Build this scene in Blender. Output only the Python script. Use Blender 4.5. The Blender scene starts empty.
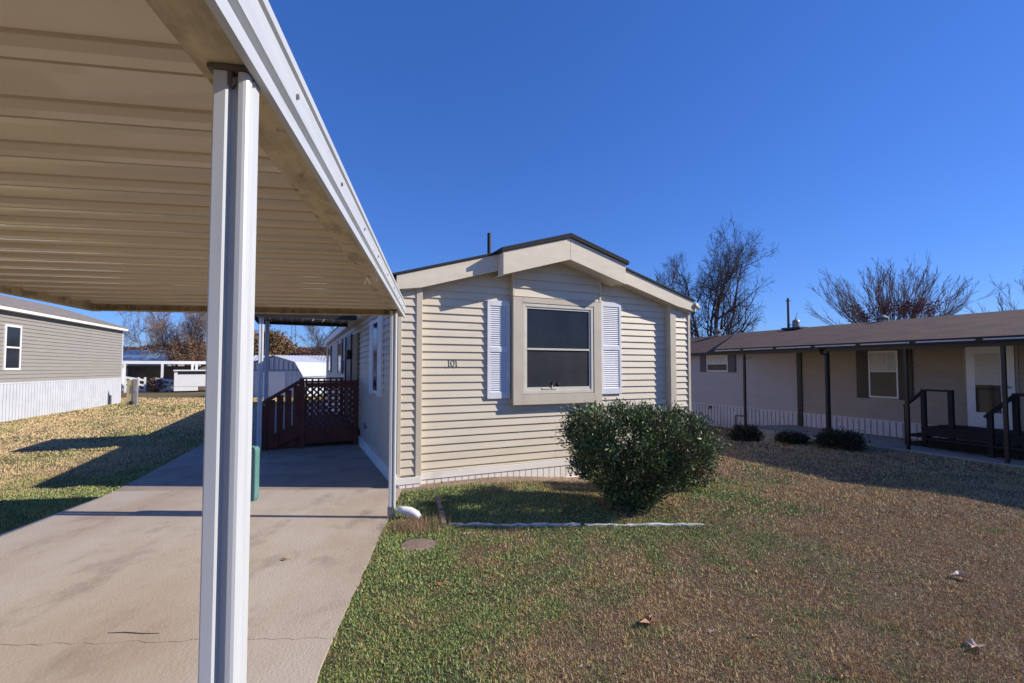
import bpy, math, random
import numpy as np
from mathutils import Vector, Matrix
R = math.radians
rnd = random.Random(7)
scn = bpy.context.scene
COL = scn.collection

# ------------------------------------------------------------------ helpers
class MB:
    def __init__(s): s.v = []; s.f = []
    def add(s, vs, fs):
        o = len(s.v); s.v += [tuple(v) for v in vs]; s.f += [tuple(i + o for i in f) for f in fs]; return s
    def quad(s, a, b, c, d): return s.add([a, b, c, d], [(0, 1, 2, 3)])
    def box(s, x0, x1, y0, y1, z0, z1):
        v = [(x0,y0,z0),(x1,y0,z0),(x1,y1,z0),(x0,y1,z0),(x0,y0,z1),(x1,y0,z1),(x1,y1,z1),(x0,y1,z1)]
        return s.add(v, [(3,2,1,0),(4,5,6,7),(0,1,5,4),(1,2,6,5),(2,3,7,6),(3,0,4,7)])
    def prism(s, poly, fa, fb):
        """poly: list of 2D; fa/fb map 2D->3D for both end caps"""
        n = len(poly)
        v = [fa(p) for p in poly] + [fb(p) for p in poly]
        f = [tuple(range(n))[::-1], tuple(range(n, 2*n))] + [(i, (i+1) % n, n + (i+1) % n, n + i) for i in range(n)]
        return s.add(v, f)
    def xz(s, poly, y0, y1):   # outline in x,z extruded in y
        return s.prism(poly, lambda p: (p[0], y1, p[1]), lambda p: (p[0], y0, p[1]))
    def yz(s, poly, x0, x1):
        return s.prism(poly, lambda p: (x0, p[0], p[1]), lambda p: (x1, p[0], p[1]))
    def xy(s, poly, z0, z1):
        return s.prism(poly, lambda p: (p[0], p[1], z0), lambda p: (p[0], p[1], z1))
    def beam(s, a, b, w, h):
        """box from a to b, w horizontal width, h vertical height"""
        a = Vector(a); b = Vector(b); d = (b - a).normalized()
        up = Vector((0, 0, 1))
        if abs(d.z) > .98: up = Vector((1, 0, 0))
        r = d.cross(up).normalized(); u = r.cross(d).normalized()
        r *= w/2; u *= h/2
        v = [a-r-u, a+r-u, a+r+u, a-r+u, b-r-u, b+r-u, b+r+u, b-r+u]
        return s.add(v, [(3,2,1,0),(4,5,6,7),(0,1,5,4),(1,2,6,5),(2,3,7,6),(3,0,4,7)])
    def tube(s, pts, rad, n=8, cap=True):
        pts = [Vector(p) for p in pts]
        if not hasattr(rad, '__len__'): rad = [rad]*len(pts)
        o = len(s.v); ref = None
        for i, p in enumerate(pts):
            d = (pts[min(i+1, len(pts)-1)] - pts[max(i-1, 0)])
            if d.length < 1e-9: d = Vector((0,0,1))
            d.normalize()
            if ref is None: ref = d.orthogonal().normalized()
            ref = (ref - d*ref.dot(d))
            if ref.length < 1e-6: ref = d.orthogonal()
            ref.normalize(); b = d.cross(ref)
            for k in range(n):
                a = 2*math.pi*k/n
                s.v.append(tuple(p + (ref*math.cos(a) + b*math.sin(a))*rad[i]))
        for i in range(len(pts)-1):
            for k in range(n):
                s.f.append((o+i*n+k, o+i*n+(k+1) % n, o+(i+1)*n+(k+1) % n, o+(i+1)*n+k))
        if cap:
            s.f.append(tuple(o+k for k in range(n))[::-1]); m = o+(len(pts)-1)*n
            s.f.append(tuple(m+k for k in range(n)))
        return s
    def lathe(s, prof, c=(0,0,0), n=20):
        o = len(s.v)
        for r, z in prof:
            for k in range(n):
                a = 2*math.pi*k/n; s.v.append((c[0]+r*math.cos(a), c[1]+r*math.sin(a), c[2]+z))
        for i in range(len(prof)-1):
            for k in range(n):
                s.f.append((o+i*n+k, o+i*n+(k+1) % n, o+(i+1)*n+(k+1) % n, o+(i+1)*n+k))
        s.f.append(tuple(o+k for k in range(n))[::-1]); m = o+(len(prof)-1)*n
        s.f.append(tuple(m+k for k in range(n)))
        return s

def tag(o, label=None, cat=None, group=None, kind=None):
    if label: o['label'] = label
    if cat: o['category'] = cat
    if group: o['group'] = group
    if kind: o['kind'] = kind
    return o

def obj(name, mb, m, parent=None, smooth=False, bevel=0.0, label=None):
    me = bpy.data.meshes.new(name)
    me.from_pydata(mb.v, [], mb.f); me.update()
    if smooth: me.polygons.foreach_set('use_smooth', [True]*len(me.polygons))
    me.materials.append(m)
    o = bpy.data.objects.new(name, me); COL.objects.link(o)
    if parent: o.parent = parent
    if bevel:
        b = o.modifiers.new('bev', 'BEVEL'); b.width = bevel; b.segments = 2; b.limit_method = 'ANGLE'
        b.harden_normals = False
    if label: o['label'] = label
    return o

def empty(name, label, cat, loc=(0,0,0), rz=0, group=None):
    o = bpy.data.objects.new(name, None); COL.objects.link(o)
    o.location = loc; o.rotation_euler = (0, 0, rz); o.empty_display_size = .2
    return tag(o, label, cat, group)

def np_obj(name, V, F, m, parent=None, colors=None, smooth=False):
    """V (n,3), F (m,k) arrays"""
    me = bpy.data.meshes.new(name); n, k = F.shape
    me.vertices.add(len(V)); me.vertices.foreach_set('co', V.astype(np.float32).ravel())
    me.loops.add(n*k); me.loops.foreach_set('vertex_index', F.astype(np.int32).ravel())
    me.polygons.add(n); me.polygons.foreach_set('loop_start', np.arange(0, n*k, k, dtype=np.int32))
    me.polygons.foreach_set('loop_total', np.full(n, k, dtype=np.int32))
    if smooth: me.polygons.foreach_set('use_smooth', np.ones(n, dtype=bool))
    me.update(calc_edges=True); me.validate()
    if colors is not None:
        a = me.color_attributes.new('tint', 'FLOAT_COLOR', 'POINT')
        c = np.ones((len(V), 4), np.float32); c[:, :3] = colors; a.data.foreach_set('color', c.ravel())
    me.materials.append(m)
    o = bpy.data.objects.new(name, me); COL.objects.link(o)
    if parent: o.parent = parent
    return o

# ------------------------------------------------------------------ materials
def mat(name, col, rough=.6, metal=0, col2=None, nscale=3, ndet=5, lo=.35, hi=.65, bump=0, bscale=30, stretch=(1,1,1),
        spec=.5, tint=False, col3=None, n3=20, lo3=.55, hi3=.75, trans=0, emit=None, coat=0):
    m = bpy.data.materials.new(name); m.use_nodes = True
    nt = m.node_tree; N = nt.nodes; L = nt.links; p = N['Principled BSDF']
    p.inputs['Roughness'].default_value = rough; p.inputs['Metallic'].default_value = metal
    p.inputs['Specular IOR Level'].default_value = spec
    p.inputs['Base Color'].default_value = (*col, 1)
    tc = N.new('ShaderNodeTexCoord'); mp = N.new('ShaderNodeMapping'); mp.inputs['Scale'].default_value = stretch
    L.new(tc.outputs['Object'], mp.inputs['Vector'])
    out = None
    if tint:
        at = N.new('ShaderNodeAttribute'); at.attribute_name = 'tint'; out = at.outputs['Color']
    def noise(scale, lo_, hi_):
        n = N.new('ShaderNodeTexNoise'); n.inputs['Scale'].default_value = scale; n.inputs['Detail'].default_value = ndet
        n.inputs['Roughness'].default_value = .6
        L.new(mp.outputs[0], n.inputs['Vector'])
        r = N.new('ShaderNodeMapRange'); r.inputs[1].default_value = lo_; r.inputs[2].default_value = hi_
        L.new(n.outputs['Fac'], r.inputs[0]); return r.outputs[0]
    def mix(fac, a, b, mode='MIX'):
        x = N.new('ShaderNodeMix'); x.data_type = 'RGBA'; x.blend_type = mode
        L.new(fac, x.inputs[0])
        for sock, val in ((x.inputs[6], a), (x.inputs[7], b)):
            if isinstance(val, tuple): sock.default_value = (*val, 1)
            else: L.new(val, sock)
        return x.outputs[2]
    if col2:
        base = out if out is not None else col
        out = mix(noise(nscale, lo, hi), base, col2, 'MULTIPLY' if tint else 'MIX')
    if col3:
        out = mix(noise(n3, lo3, hi3), out if out is not None else col, col3)
    if out is not None: L.new(out, p.inputs['Base Color'])
    if bump:
        n = N.new('ShaderNodeTexNoise'); n.inputs['Scale'].default_value = bscale; n.inputs['Detail'].default_value = 6
        L.new(mp.outputs[0], n.inputs['Vector'])
        b = N.new('ShaderNodeBump'); b.inputs['Strength'].default_value = bump; b.inputs['Distance'].default_value = .02
        L.new(n.outputs['Fac'], b.inputs['Height']); L.new(b.outputs[0], p.inputs['Normal'])
    if trans: p.inputs['Transmission Weight'].default_value = trans
    if coat: p.inputs['Coat Weight'].default_value = coat
    return m

M = {}
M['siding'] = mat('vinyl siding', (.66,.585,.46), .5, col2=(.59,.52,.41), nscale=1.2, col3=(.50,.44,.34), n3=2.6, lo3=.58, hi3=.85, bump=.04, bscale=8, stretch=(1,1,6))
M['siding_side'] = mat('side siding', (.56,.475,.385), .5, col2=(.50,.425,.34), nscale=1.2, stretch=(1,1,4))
M['trim'] = mat('cream trim', (.58,.51,.40), .55, col2=(.51,.445,.35), nscale=2.5, bump=.03, bscale=20)
M['fascia'] = mat('cream fascia board', (.72,.635,.50), .6, col2=(.64,.56,.44), nscale=3, stretch=(1,1,3), bump=.06, bscale=12)
M['white'] = mat('white vinyl', (.80,.79,.78), .5, col2=(.72,.71,.70), nscale=2, lo=.4, hi=.8)
M['skirt'] = mat('white skirting', (.78,.75,.71), .55, col2=(.62,.57,.50), nscale=3, lo=.5, hi=.8)
M['shutter'] = mat('white shutter', (.71,.725,.765), .5, col2=(.64,.655,.695), nscale=6)
M['shingle'] = mat('black shingles', (.016,.018,.024), .9, col2=(.03,.03,.035), nscale=40, bump=.3, bscale=80)
M['glass'] = mat('window glass', (.020,.023,.03), .12, col2=(.034,.036,.044), nscale=2.5, lo=.4, hi=.8, spec=.3, bump=.015, bscale=1.5,
                 col3=(.10,.10,.11), n3=26, lo3=.66, hi3=.78)
M['screen'] = mat('insect screen', (.020,.023,.032), .6, spec=.2, col2=(.030,.033,.042), nscale=3, col3=(.13,.13,.14), n3=30, lo3=.68, hi3=.8)
M['frame'] = mat('window frame', (.66,.62,.52), .45, col2=(.58,.54,.45), nscale=5)
M['dark'] = mat('dark void', (.012,.012,.014), .8)
M['alu'] = mat('painted carport steel', (.60,.62,.635), .36, col2=(.52,.54,.555), nscale=2.2, lo=.35, hi=.75, stretch=(6,6,.7), coat=.15,
               col3=(.45,.43,.38), n3=22, lo3=.70, hi3=.82)
M['alufascia'] = mat('white carport fascia', (.54,.57,.60), .4, col2=(.45,.47,.49), nscale=6, lo=.3, hi=.75, stretch=(1,.35,3), col3=(.25,.235,.19), n3=9, lo3=.62, hi3=.85)
M['ceiling'] = mat('beige carport panel', (.66,.565,.40), .32, col2=(.60,.51,.36), nscale=1.2, stretch=(.4,2,1), coat=.3,
                   col3=(.22,.17,.12), n3=16, lo3=.74, hi3=.86)
M['flange'] = mat('mildewed beige beam', (.60,.49,.30), .6, col2=(.25,.205,.12), nscale=5, lo=.45, hi=.72, stretch=(2,1,1), col3=(.05,.045,.03), n3=11, lo3=.6, hi3=.76)
M['bracket'] = mat('brown painted bracket', (.16,.12,.11), .6, col2=(.09,.07,.065), nscale=20)
M['steel'] = mat('dull zinc', (.32,.31,.30), .45, .6, col2=(.2,.2,.2), nscale=20)
M['concrete'] = mat('driveway concrete', (.485,.42,.345), .9, col2=(.40,.315,.235), nscale=.75, lo=.40, hi=.66, bump=.25, bscale=60, stretch=(1.3,.8,1),
                    col3=(.25,.195,.15), n3=2.0, lo3=.53, hi3=.80)
M['wood_red'] = mat('red stained deck wood', (.17,.040,.022), .7, col2=(.10,.024,.015), nscale=5, stretch=(1,1,1), bump=.1, bscale=20)
M['wood_dark'] = mat('dark stained wood', (.009,.008,.008), .75, col2=(.014,.012,.011), nscale=6)
M['shingle_br'] = mat('brown shingles', (.105,.052,.032), .9, col2=(.06,.033,.022), nscale=1.6, lo=.4, hi=.65, bump=.4, bscale=60, col3=(.03,.02,.018), n3=22, lo3=.5, hi3=.8)
M['brown_metal'] = mat('dark brown metal', (.013,.010,.010), .5, col2=(.02,.014,.013), nscale=5)
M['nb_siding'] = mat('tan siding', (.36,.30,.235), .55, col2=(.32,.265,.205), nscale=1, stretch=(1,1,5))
M['nb_pale'] = mat('pale siding', (.45,.41,.395), .55, col2=(.41,.375,.36), nscale=1, stretch=(1,1,5))
M['lh_siding'] = mat('taupe siding', (.315,.29,.255), .6, col2=(.285,.265,.235), nscale=1, stretch=(1,1,5))
M['lh_roof'] = mat('grey brown shingles', (.27,.235,.205), .9, col2=(.20,.175,.155), nscale=4, bump=.3, bscale=50)
M['curtain'] = mat('pale curtain', (.62,.60,.56), .8, col2=(.45,.44,.42), nscale=9, stretch=(4,4,.3))
M['blind'] = mat('window blind', (.66,.63,.56), .7, col2=(.5,.48,.42), nscale=8, stretch=(.3,.3,14))
M['shut_br'] = mat('brown shutter', (.022,.015,.014), .5)
M['shut_pl'] = mat('plum shutter', (.07,.06,.075), .5)
M['teal'] = mat('teal foam pad', (.075,.20,.185), .6, col2=(.12,.26,.235), nscale=9, stretch=(3,3,.5))
M['bark'] = mat('grey brown bark', (.125,.095,.08), .9, col2=(.075,.058,.05), nscale=6)
M['bark_pale'] = mat('pale twig bark', (.27,.19,.155), .9, col2=(.18,.13,.11), nscale=3)
M['leaf_bush'] = mat('glossy evergreen leaf', (1,1,1), .5, tint=True, col2=(.8,.8,.8), nscale=9, spec=.35)
M['tint'] = mat('foliage', (1,1,1), .75, tint=True, col2=(.8,.8,.8), nscale=5, spec=.2)
M['grass'] = mat('turf blades', (1,1,1), .7, tint=True, spec=.25)
M['soil'] = mat('lawn soil', (1,1,1), .95, tint=True, col2=(.45,.42,.38), nscale=38, ndet=8, lo=.4, hi=.66, bump=.8, bscale=90, spec=.1)
M['dirt'] = mat('bare soil', (.23,.17,.125), .95, col2=(.13,.09,.065), nscale=7, bump=.5, bscale=30)
M['timber_w'] = mat('weathered white paint', (.66,.66,.65), .7, col2=(.30,.29,.27), nscale=9, lo=.5, hi=.66, bump=.3, bscale=30)
M['leaf_dry'] = mat('dry leaf', (.42,.22,.12), .7, col2=(.30,.15,.08), nscale=30)
M['leaf_pale'] = mat('pale dry leaf', (.55,.42,.34), .7, col2=(.42,.32,.26), nscale=30)
M['leaf_or'] = mat('orange dry leaf', (.52,.20,.07), .7, col2=(.40,.15,.05), nscale=30)
M['stone'] = mat('brown stepping stone', (.27,.19,.15), .9, col2=(.19,.14,.11), nscale=8, bump=.4, bscale=30)
M['post_y'] = mat('yellow weathered board', (.52,.45,.26), .8, col2=(.45,.38,.22), nscale=6, stretch=(3,3,.5))
M['grey'] = mat('grey metal box', (.30,.29,.30), .6, col2=(.24,.23,.24), nscale=6)
M['galv'] = mat('pale metal roofing', (.66,.68,.72), .45, .2, col2=(.6,.62,.66), nscale=2)
M['blue_roof'] = mat('blue grey metal roof', (.22,.36,.55), .5, .1, col2=(.22,.30,.40), nscale=2)
M['shed'] = mat('white shed steel', (.56,.60,.66), .5, col2=(.5,.54,.6), nscale=2)
M['shed_dark'] = mat('grey shed trim', (.17,.20,.26), .5)
M['tan_door'] = mat('tan door panel', (.30,.22,.12), .7, col2=(.2,.15,.08), nscale=14)
M['num'] = mat('green number', (.05,.09,.06), .5)
M['numplate'] = mat('pale green plate', (.58,.60,.50), .6)
M['black'] = mat('black metal', (.02,.02,.022), .5)
M['lamp_glass'] = mat('lamp glass', (.5,.5,.5), .2)

# ------------------------------------------------------------------ noise in numpy
def vnoise(x, y, scale, seed):
    r = np.random.RandomState(seed); G = r.rand(256, 256)
    u = np.asarray(x)*scale + 1000.3; v = np.asarray(y)*scale + 1000.7
    i = np.floor(u).astype(int); j = np.floor(v).astype(int); a = u-i; b = v-j
    a = a*a*(3-2*a); b = b*b*(3-2*b)
    g = lambda p, q: G[p % 256, q % 256]
    return (g(i, j)*(1-a)+g(i+1, j)*a)*(1-b) + (g(i, j+1)*(1-a)+g(i+1, j+1)*a)*b
def fnoise(x, y, s, seed, o=4):
    t = 0; w = 0
    for k in range(o): t = t + vnoise(x, y, s*2**k, seed+k)*.5**k; w += .5**k
    return t/w
def ss(x, a, b):
    t = np.clip((x-a)/(b-a), 0, 1); return t*t*(3-2*t)
def gz(x, y):
    x = np.asarray(x, float); y = np.asarray(y, float)
    return (-.15*ss(x, -.6, 1.4)*ss(y, 5.8, 7.6)*(1-ss(x,5,7)) - .09*ss(x, 4.5, 7.5)
            - .36*ss(x, 5.0, 6.6)*ss(y, 10.8, 13.2) - .1*ss(np.hypot(x, y), 40, 90)) 

# ------------------------------------------------------------------ driveway
a9 = R(9.3)
def inpoly(x, y, P):
    c = np.zeros(x.shape, bool); n = len(P)
    for i in range(n):
        x1, y1 = P[i]; x2, y2 = P[(i+1) % n]
        k = ((y1 > y) != (y2 > y)) & (x < (x2-x1)*(y-y1)/((y2-y1) or 1e-9)+x1); c ^= k
    return c
def jag(a, b, n, amp, rr):
    out = []
    for i in range(n+1):
        t = i/n; out.append((a[0]+(b[0]-a[0])*t + rr.uniform(-amp, amp)*.6, a[1]+(b[1]-a[1])*t + rr.uniform(-amp, amp)))
    return out
rj = random.Random(3)
crack1 = jag((-4.79, 2.78), (-1.07, 2.93), 60, .012, rj)
joint2 = jag((-5.29, 6.34), (-1.53, 6.50), 2, .0, rj)
def edge(a, b, n, amp): return jag(a, b, n, amp, rj)
rightA = edge((.33, -6), (-1.09, 2.92), 70, .010)
rightB = edge((-1.09, 2.94), (-1.49, 6.38), 40, .010) + [(-1.50, 6.45)]
leftA = edge((-4.78, 2.77), (-3.31, -6), 40, .012)
leftB = [(-5.30, 6.335)] + edge((-5.27, 6.25), (-4.79, 2.80), 20, .012)
slab1 = rightA + [(p[0], p[1]-.0012-.0016*rj.random()) for p in crack1[::-1][1:-1]] + leftA
slab2 = [(p[0], p[1]+.0012+.0016*rj.random()) for p in crack1[1:-1]] + rightB + leftB
ya = R(24.7); HP = (-1.5707, 6.5225)
dxh = (math.cos(ya), math.sin(ya)); dyh = (-math.sin(ya), math.cos(ya))
def HW(x, y): return (HP[0]+dxh[0]*x+dyh[0]*y, HP[1]+dxh[1]*x+dyh[1]*y)
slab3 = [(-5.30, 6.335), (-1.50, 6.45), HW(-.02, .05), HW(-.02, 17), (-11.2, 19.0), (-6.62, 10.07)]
drive_all = [slab1, slab2, slab3]
mb = MB()
for P in drive_all[:2]: mb.xy(P, -.12, .010)
drv = obj('driveway', mb, M['concrete']); tag(drv, kind='structure')
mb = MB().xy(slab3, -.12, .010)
drv2 = obj('driveway', mb, mat('shade darkened stained concrete', (.36,.295,.235), .9, col2=(.28,.215,.165), nscale=.9, lo=.38, hi=.66, bump=.25, bscale=60, col3=(.17,.135,.11), n3=2.0, lo3=.52, hi3=.8)); tag(drv2, kind='structure')  # back slab concrete coloured darker to deepen the shade lying there

# ------------------------------------------------------------------ ground + grass colour
def houses_mask(x, y):
    m = inpoly(x, y, [HW(.02, .05), HW(5.38, .05), HW(5.38, 16.5), HW(.02, 16.5)])
    return m
BUSHES = [(1.40, 5.62), (2.50, 6.75)]
def turf_green(x, y):
    g = .10 + .0*x
    g = g + .92*np.exp(-np.clip(x-(-1.45-(y-5.2)*.17), 0, 9)**2/1.3)*ss(y, 1.5, 2.4)*(1-ss(y, 6.8, 7.6))   # along the driveway
    bx = (x-.55)/2.4; by = (y-5.55)/.85
    g = g + .62*np.exp(-(bx*bx+by*by))
    g = g + .75*np.exp(-(((x-2.9)/1.0)**2+((y-7.3)/.9)**2)) + .5*np.exp(-(((x-2.0)/.8)**2+((y-4.75)/.4)**2))
    g = g + .8*np.exp(-((x-(-5.45-(y-5)*.19))/.35)**2)*(y < 9)
    g = g + (fnoise(x, y, 1.1, 5)-.5)*1.6 + (fnoise(x, y, 6, 15, 3)-.5)*1.3
    g = g - .25*ss(x, 1.5, 4)
    return np.clip(g, 0, 1)
def turf_color(x, y, rr=None):
    g = turf_green(x, y)[:, None]
    n = fnoise(x, y, .6, 31)[:, None]; n2 = fnoise(x, y, 7, 41, 3)[:, None]
    brown = np.array([[.30, .205, .135]])*(1-n) + np.array([[.27, .215, .135]])*n
    far = ss(-x, 5, 8)[:, None]
    brown = brown*(1-far) + far*(np.array([[.40, .30, .165]])*(.65+.5*n2))
    green = np.array([[.15, .17, .08]])
    gf = g*(1-far) + far*np.clip((n-.38)*1.6 + g*.4, 0, .8)
    gcol = green*(1-far) + far*np.array([[.20, .20, .085]])
    return brown*(1-gf)+gcol*gf, gf[:, 0]

def ground_grid():
    xs = np.unique(np.concatenate([np.linspace(-700, -60, 9), np.linspace(-60, -12, 60), np.arange(-12, 12, .14), np.linspace(12, 50, 50), np.linspace(50, 700, 9)]))
    ys = np.unique(np.concatenate([np.linspace(-200, -8, 6), np.linspace(-8, 0, 10), np.arange(0, 14, .14), np.linspace(14, 60, 70), np.linspace(60, 900, 9)]))
    X, Y = np.meshgrid(xs, ys); x = X.ravel(); y = Y.ravel()
    z = gz(x, y) + (fnoise(x, y, 1.3, 77)-.5)*.018*np.where(np.hypot(x, y) < 25, 1, 0) - .003
    c, g = turf_color(x, y)
    c = c*.68
    lx = (x-HP[0])*dxh[0]+(y-HP[1])*dxh[1]; ly = (x-HP[0])*dyh[0]+(y-HP[1])*dyh[1]
    bed = (lx > -.15) & (lx < 5.4) & (ly > -.20) & (ly < .3)
    c = np.where(bed[:, None], np.array([[.40, .30, .23]])*(.75+.5*fnoise(x, y, 3, 12)[:, None]), c)
    c = np.where((np.hypot(x, y) > 70)[:, None], np.array([[.16, .14, .07]]), c)
    nx = len(xs); ny = len(ys)
    I = (np.arange(ny-1)[:, None]*nx + np.arange(nx-1)[None, :]).ravel()
    F = np.stack([I, I+1, I+nx+1, I+nx], 1)
    o = np_obj('ground', np.stack([x, y, z], 1), F, M['soil'], colors=c, smooth=True)
    tag(o, kind='structure')
ground_grid()

def grass_field():
    r = np.random.RandomState(11)
    V = []; C = []
    base = 0
    zones = [  # y0,y1,density,length,width,n limited to view wedge
        (1.9, 3.4, 30000, .024, .0021), (3.4, 5.2, 17000, .026, .0028), (5.2, 7.5, 8500, .030, .0042), (7.5, 10.5, 3600, .036, .0065),
        (10.5, 16, 1500, .042, .011), (16, 26, 420, .05, .022)]
    for y0, y1, den, ln, wd in zones:
        xa = -1.18*y1-.3; xb = 1.18*y1+.3
        n = int((xb-xa)*(y1-y0)*den)
        x = r.uniform(xa, xb, n); y = r.uniform(y0, y1, n)
        k = (np.abs(x) < 1.16*y+.3)
        k &= ~(inpoly(x, y, slab1) | inpoly(x, y, slab2) | inpoly(x, y, slab3) | houses_mask(x, y))
        # bare strip beside the skirting
        lx = (x-HP[0])*dxh[0]+(y-HP[1])*dxh[1]; ly = (x-HP[0])*dyh[0]+(y-HP[1])*dyh[1]
        bed = (lx > -.1) & (lx < 3.6) & (ly > -.12 - .22*fnoise(x, y, 2, 90)) & (ly < .2)
        k &= ~(bed & (r.rand(n) < .93))
        stone = ((x+.87)/.17)**2+((y-4.47)/.15)**2 < 1
        k &= ~stone
        thin = fnoise(x, y, 4.0, 61, 3)
        k &= (r.rand(n) < np.clip(.45+1.8*(thin-.36), .35, 1))
        x = x[k]; y = y[k]; n = len(x)
        col, g = turf_color(x, y)
        pick = r.rand(n)
        isg = pick < np.clip(g*1.0, .04, .93)
        dry = np.stack([.40+.18*r.rand(n), .285+.13*r.rand(n), .16+.07*r.rand(n)], 1)
        redd = np.stack([.22+.14*r.rand(n), .115+.08*r.rand(n), .065+.04*r.rand(n)], 1)
        pale = np.stack([.58+.14*r.rand(n), .48+.12*r.rand(n), .34+.1*r.rand(n)], 1)
        t = r.rand(n)[:, None]
        dc = np.where(t < (.40+.35*fnoise(x, y, 1.7, 51, 3))[:, None], dry, np.where(t < .88, redd, pale))
        far = ss(-x, 5, 8)[:, None]
        dc = dc*(1-far) + far*np.stack([.50+.14*r.rand(n), .37+.1*r.rand(n), .22+.06*r.rand(n)], 1)
        gc = np.stack([.19+.18*r.rand(n), .245+.18*r.rand(n), .085+.07*r.rand(n)], 1)
        gc = gc*(1-far*.6)+far*.6*np.array([[.24, .23, .09]])
        cc = np.where(isg[:, None], gc*1.08, dc*1.18*np.array([1, 1, .92]))
        broad = isg & (r.rand(n) < .35) & (g > .45)
        z = gz(x, y) + (fnoise(x, y, 1.3, 77)-.5)*.018 - .007
        a = r.uniform(0, 2*np.pi, n); lean = np.abs(r.normal(.85, .45, n)); lean = np.clip(lean, .05, 1.5)
        L = ln*(.4+.8*r.rand(n))*(.55+1.1*fnoise(x, y, 3.1, 71, 3))*np.where(broad, .8, 1); W = wd*(.7+.7*r.rand(n))*np.where(broad, 2.6, 1)
        dxv = np.cos(a)*np.sin(lean); dyv = np.sin(a)*np.sin(lean); dz = np.cos(lean)
        b = r.uniform(0, 2*np.pi, n); px = np.cos(b)*W; py = np.sin(b)*W
        p0 = np.stack([x-px, y-py, z], 1); p1 = np.stack([x+px, y+py, z], 1)
        tip = np.stack([x+dxv*L, y+dyv*L, z+dz*L+.004], 1)
        V.append(np.stack([p0, p1, tip], 1).reshape(-1, 3)); C.append(np.repeat(cc, 3, 0))
    V = np.concatenate(V); C = np.concatenate(C)
    F = np.arange(len(V)).reshape(-1, 3)
    print('grass tris', len(F))
    o = np_obj('grass', V, F, M['grass'], colors=C)
    tag(o, 'short winter turf, brown with green patches, covering the yards', 'grass', kind='stuff')
grass_field()

# ------------------------------------------------------------------ siding generator
def clip(poly, a, b, c):   # keep a*x+b*z<=c
    out = []
    for i in range(len(poly)):
        p = poly[i]; q = poly[(i+1) % len(poly)]
        dp = a*p[0]+b*p[1]-c; dq = a*q[0]+b*q[1]-c
        if dp <= 0: out.append(p)
        if dp*dq < 0:
            t = dp/(dp-dq); out.append((p[0]+(q[0]-p[0])*t, p[1]+(q[1]-p[1])*t))
    return out
def siding(mb, x0, x1, z0, z1, h, mp, clips=(), depth=.023, phase=0):
    """mp(x, d, z): d = how far proud of the wall plane"""
    z = z0+phase
    while z < z1:
        lo = max(z, z0); top = min(z+h, z1)
        poly = [(x0, lo), (x1, lo), (x1, top), (x0, top)]
        for c in clips: poly = clip(poly, *c) if poly else poly
        if len(poly) > 2:
            def pr(q):
                t = (q-z)/h
                return depth*(1-t) if t > .12 else depth
            P = [mp(p[0], pr(p[1]), p[1]) for p in poly]
            mb.add(P, [tuple(range(len(P)))])
            bx = [p for p in poly if abs(p[1]-lo) < 1e-6]
            if len(bx) >= 2:
                xa = min(p[0] for p in bx); xb = max(p[0] for p in bx)
                mb.quad(mp(xa, 0, lo), mp(xb, 0, lo), mp(xb, depth, lo), mp(xa, depth, lo))
        z += h

# ------------------------------------------------------------------ MAIN HOUSE
H = empty('mobile_home', 'cream sided mobile home with a boxed gable window and house number 101', 'mobile home', (HP[0], HP[1], 0), ya)
def zt(x): return 3.70-.29*abs(x-2.6)
W = 5.41; LN = 16.6
mb = MB()
# solid cores kept just behind the siding
mb.xz([(.0, .12), (.0, 2.72), (2.6, 3.45), (5.41, 2.64), (5.41, .12)], .16, LN)
mb.box(.0, .25, .02, .16, .12, 2.75); mb.box(5.03, 5.36, .02, .16, .10, 2.68)
roofclips = [(-.29, 1, 2.946-.07), (.29, 1, 4.454-.07)]
CH = .1125
Z0 = .0935
siding(mb, .324, 4.908, .16, 3.7, CH, lambda x, d, z: (x, .13-d, z), roofclips, phase=Z0-.16)
siding(mb, .03, .25, .16, 2.8, CH, lambda x, d, z: (x, .02-d, z), roofclips, phase=Z0-.16-.04)
siding(mb, 5.036, 5.34, .10, 2.75, CH, lambda x, d, z: (x, .02-d, z), roofclips, phase=Z0-.10-.05)
obj('wall', mb, M['siding'], H)
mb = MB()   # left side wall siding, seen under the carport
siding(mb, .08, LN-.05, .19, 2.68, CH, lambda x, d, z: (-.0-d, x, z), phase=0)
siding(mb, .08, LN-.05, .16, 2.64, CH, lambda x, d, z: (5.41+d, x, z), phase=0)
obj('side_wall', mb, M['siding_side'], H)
for sx in (0, 1):
    mb = MB()
    x = -.02 if sx == 0 else 5.335
    mb.box(x, x+.055, -.012, .07, .13, 2.76 if sx == 0 else 2.70); obj('corner_trim', mb, M['trim'], H, bevel=.004)
mb = MB().box(-.022, .03, LN-.06, LN+.01, .13, 2.66); obj('corner_trim', mb, M['trim'], H)
for x0, x1, zc in ((.238, .326, 2.80), (4.905, 5.04, 2.80)):
    mb = MB().box(x0, x1, -.012, .15, .13, zc); obj('column', mb, M['trim'], H, bevel=.006)
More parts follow.
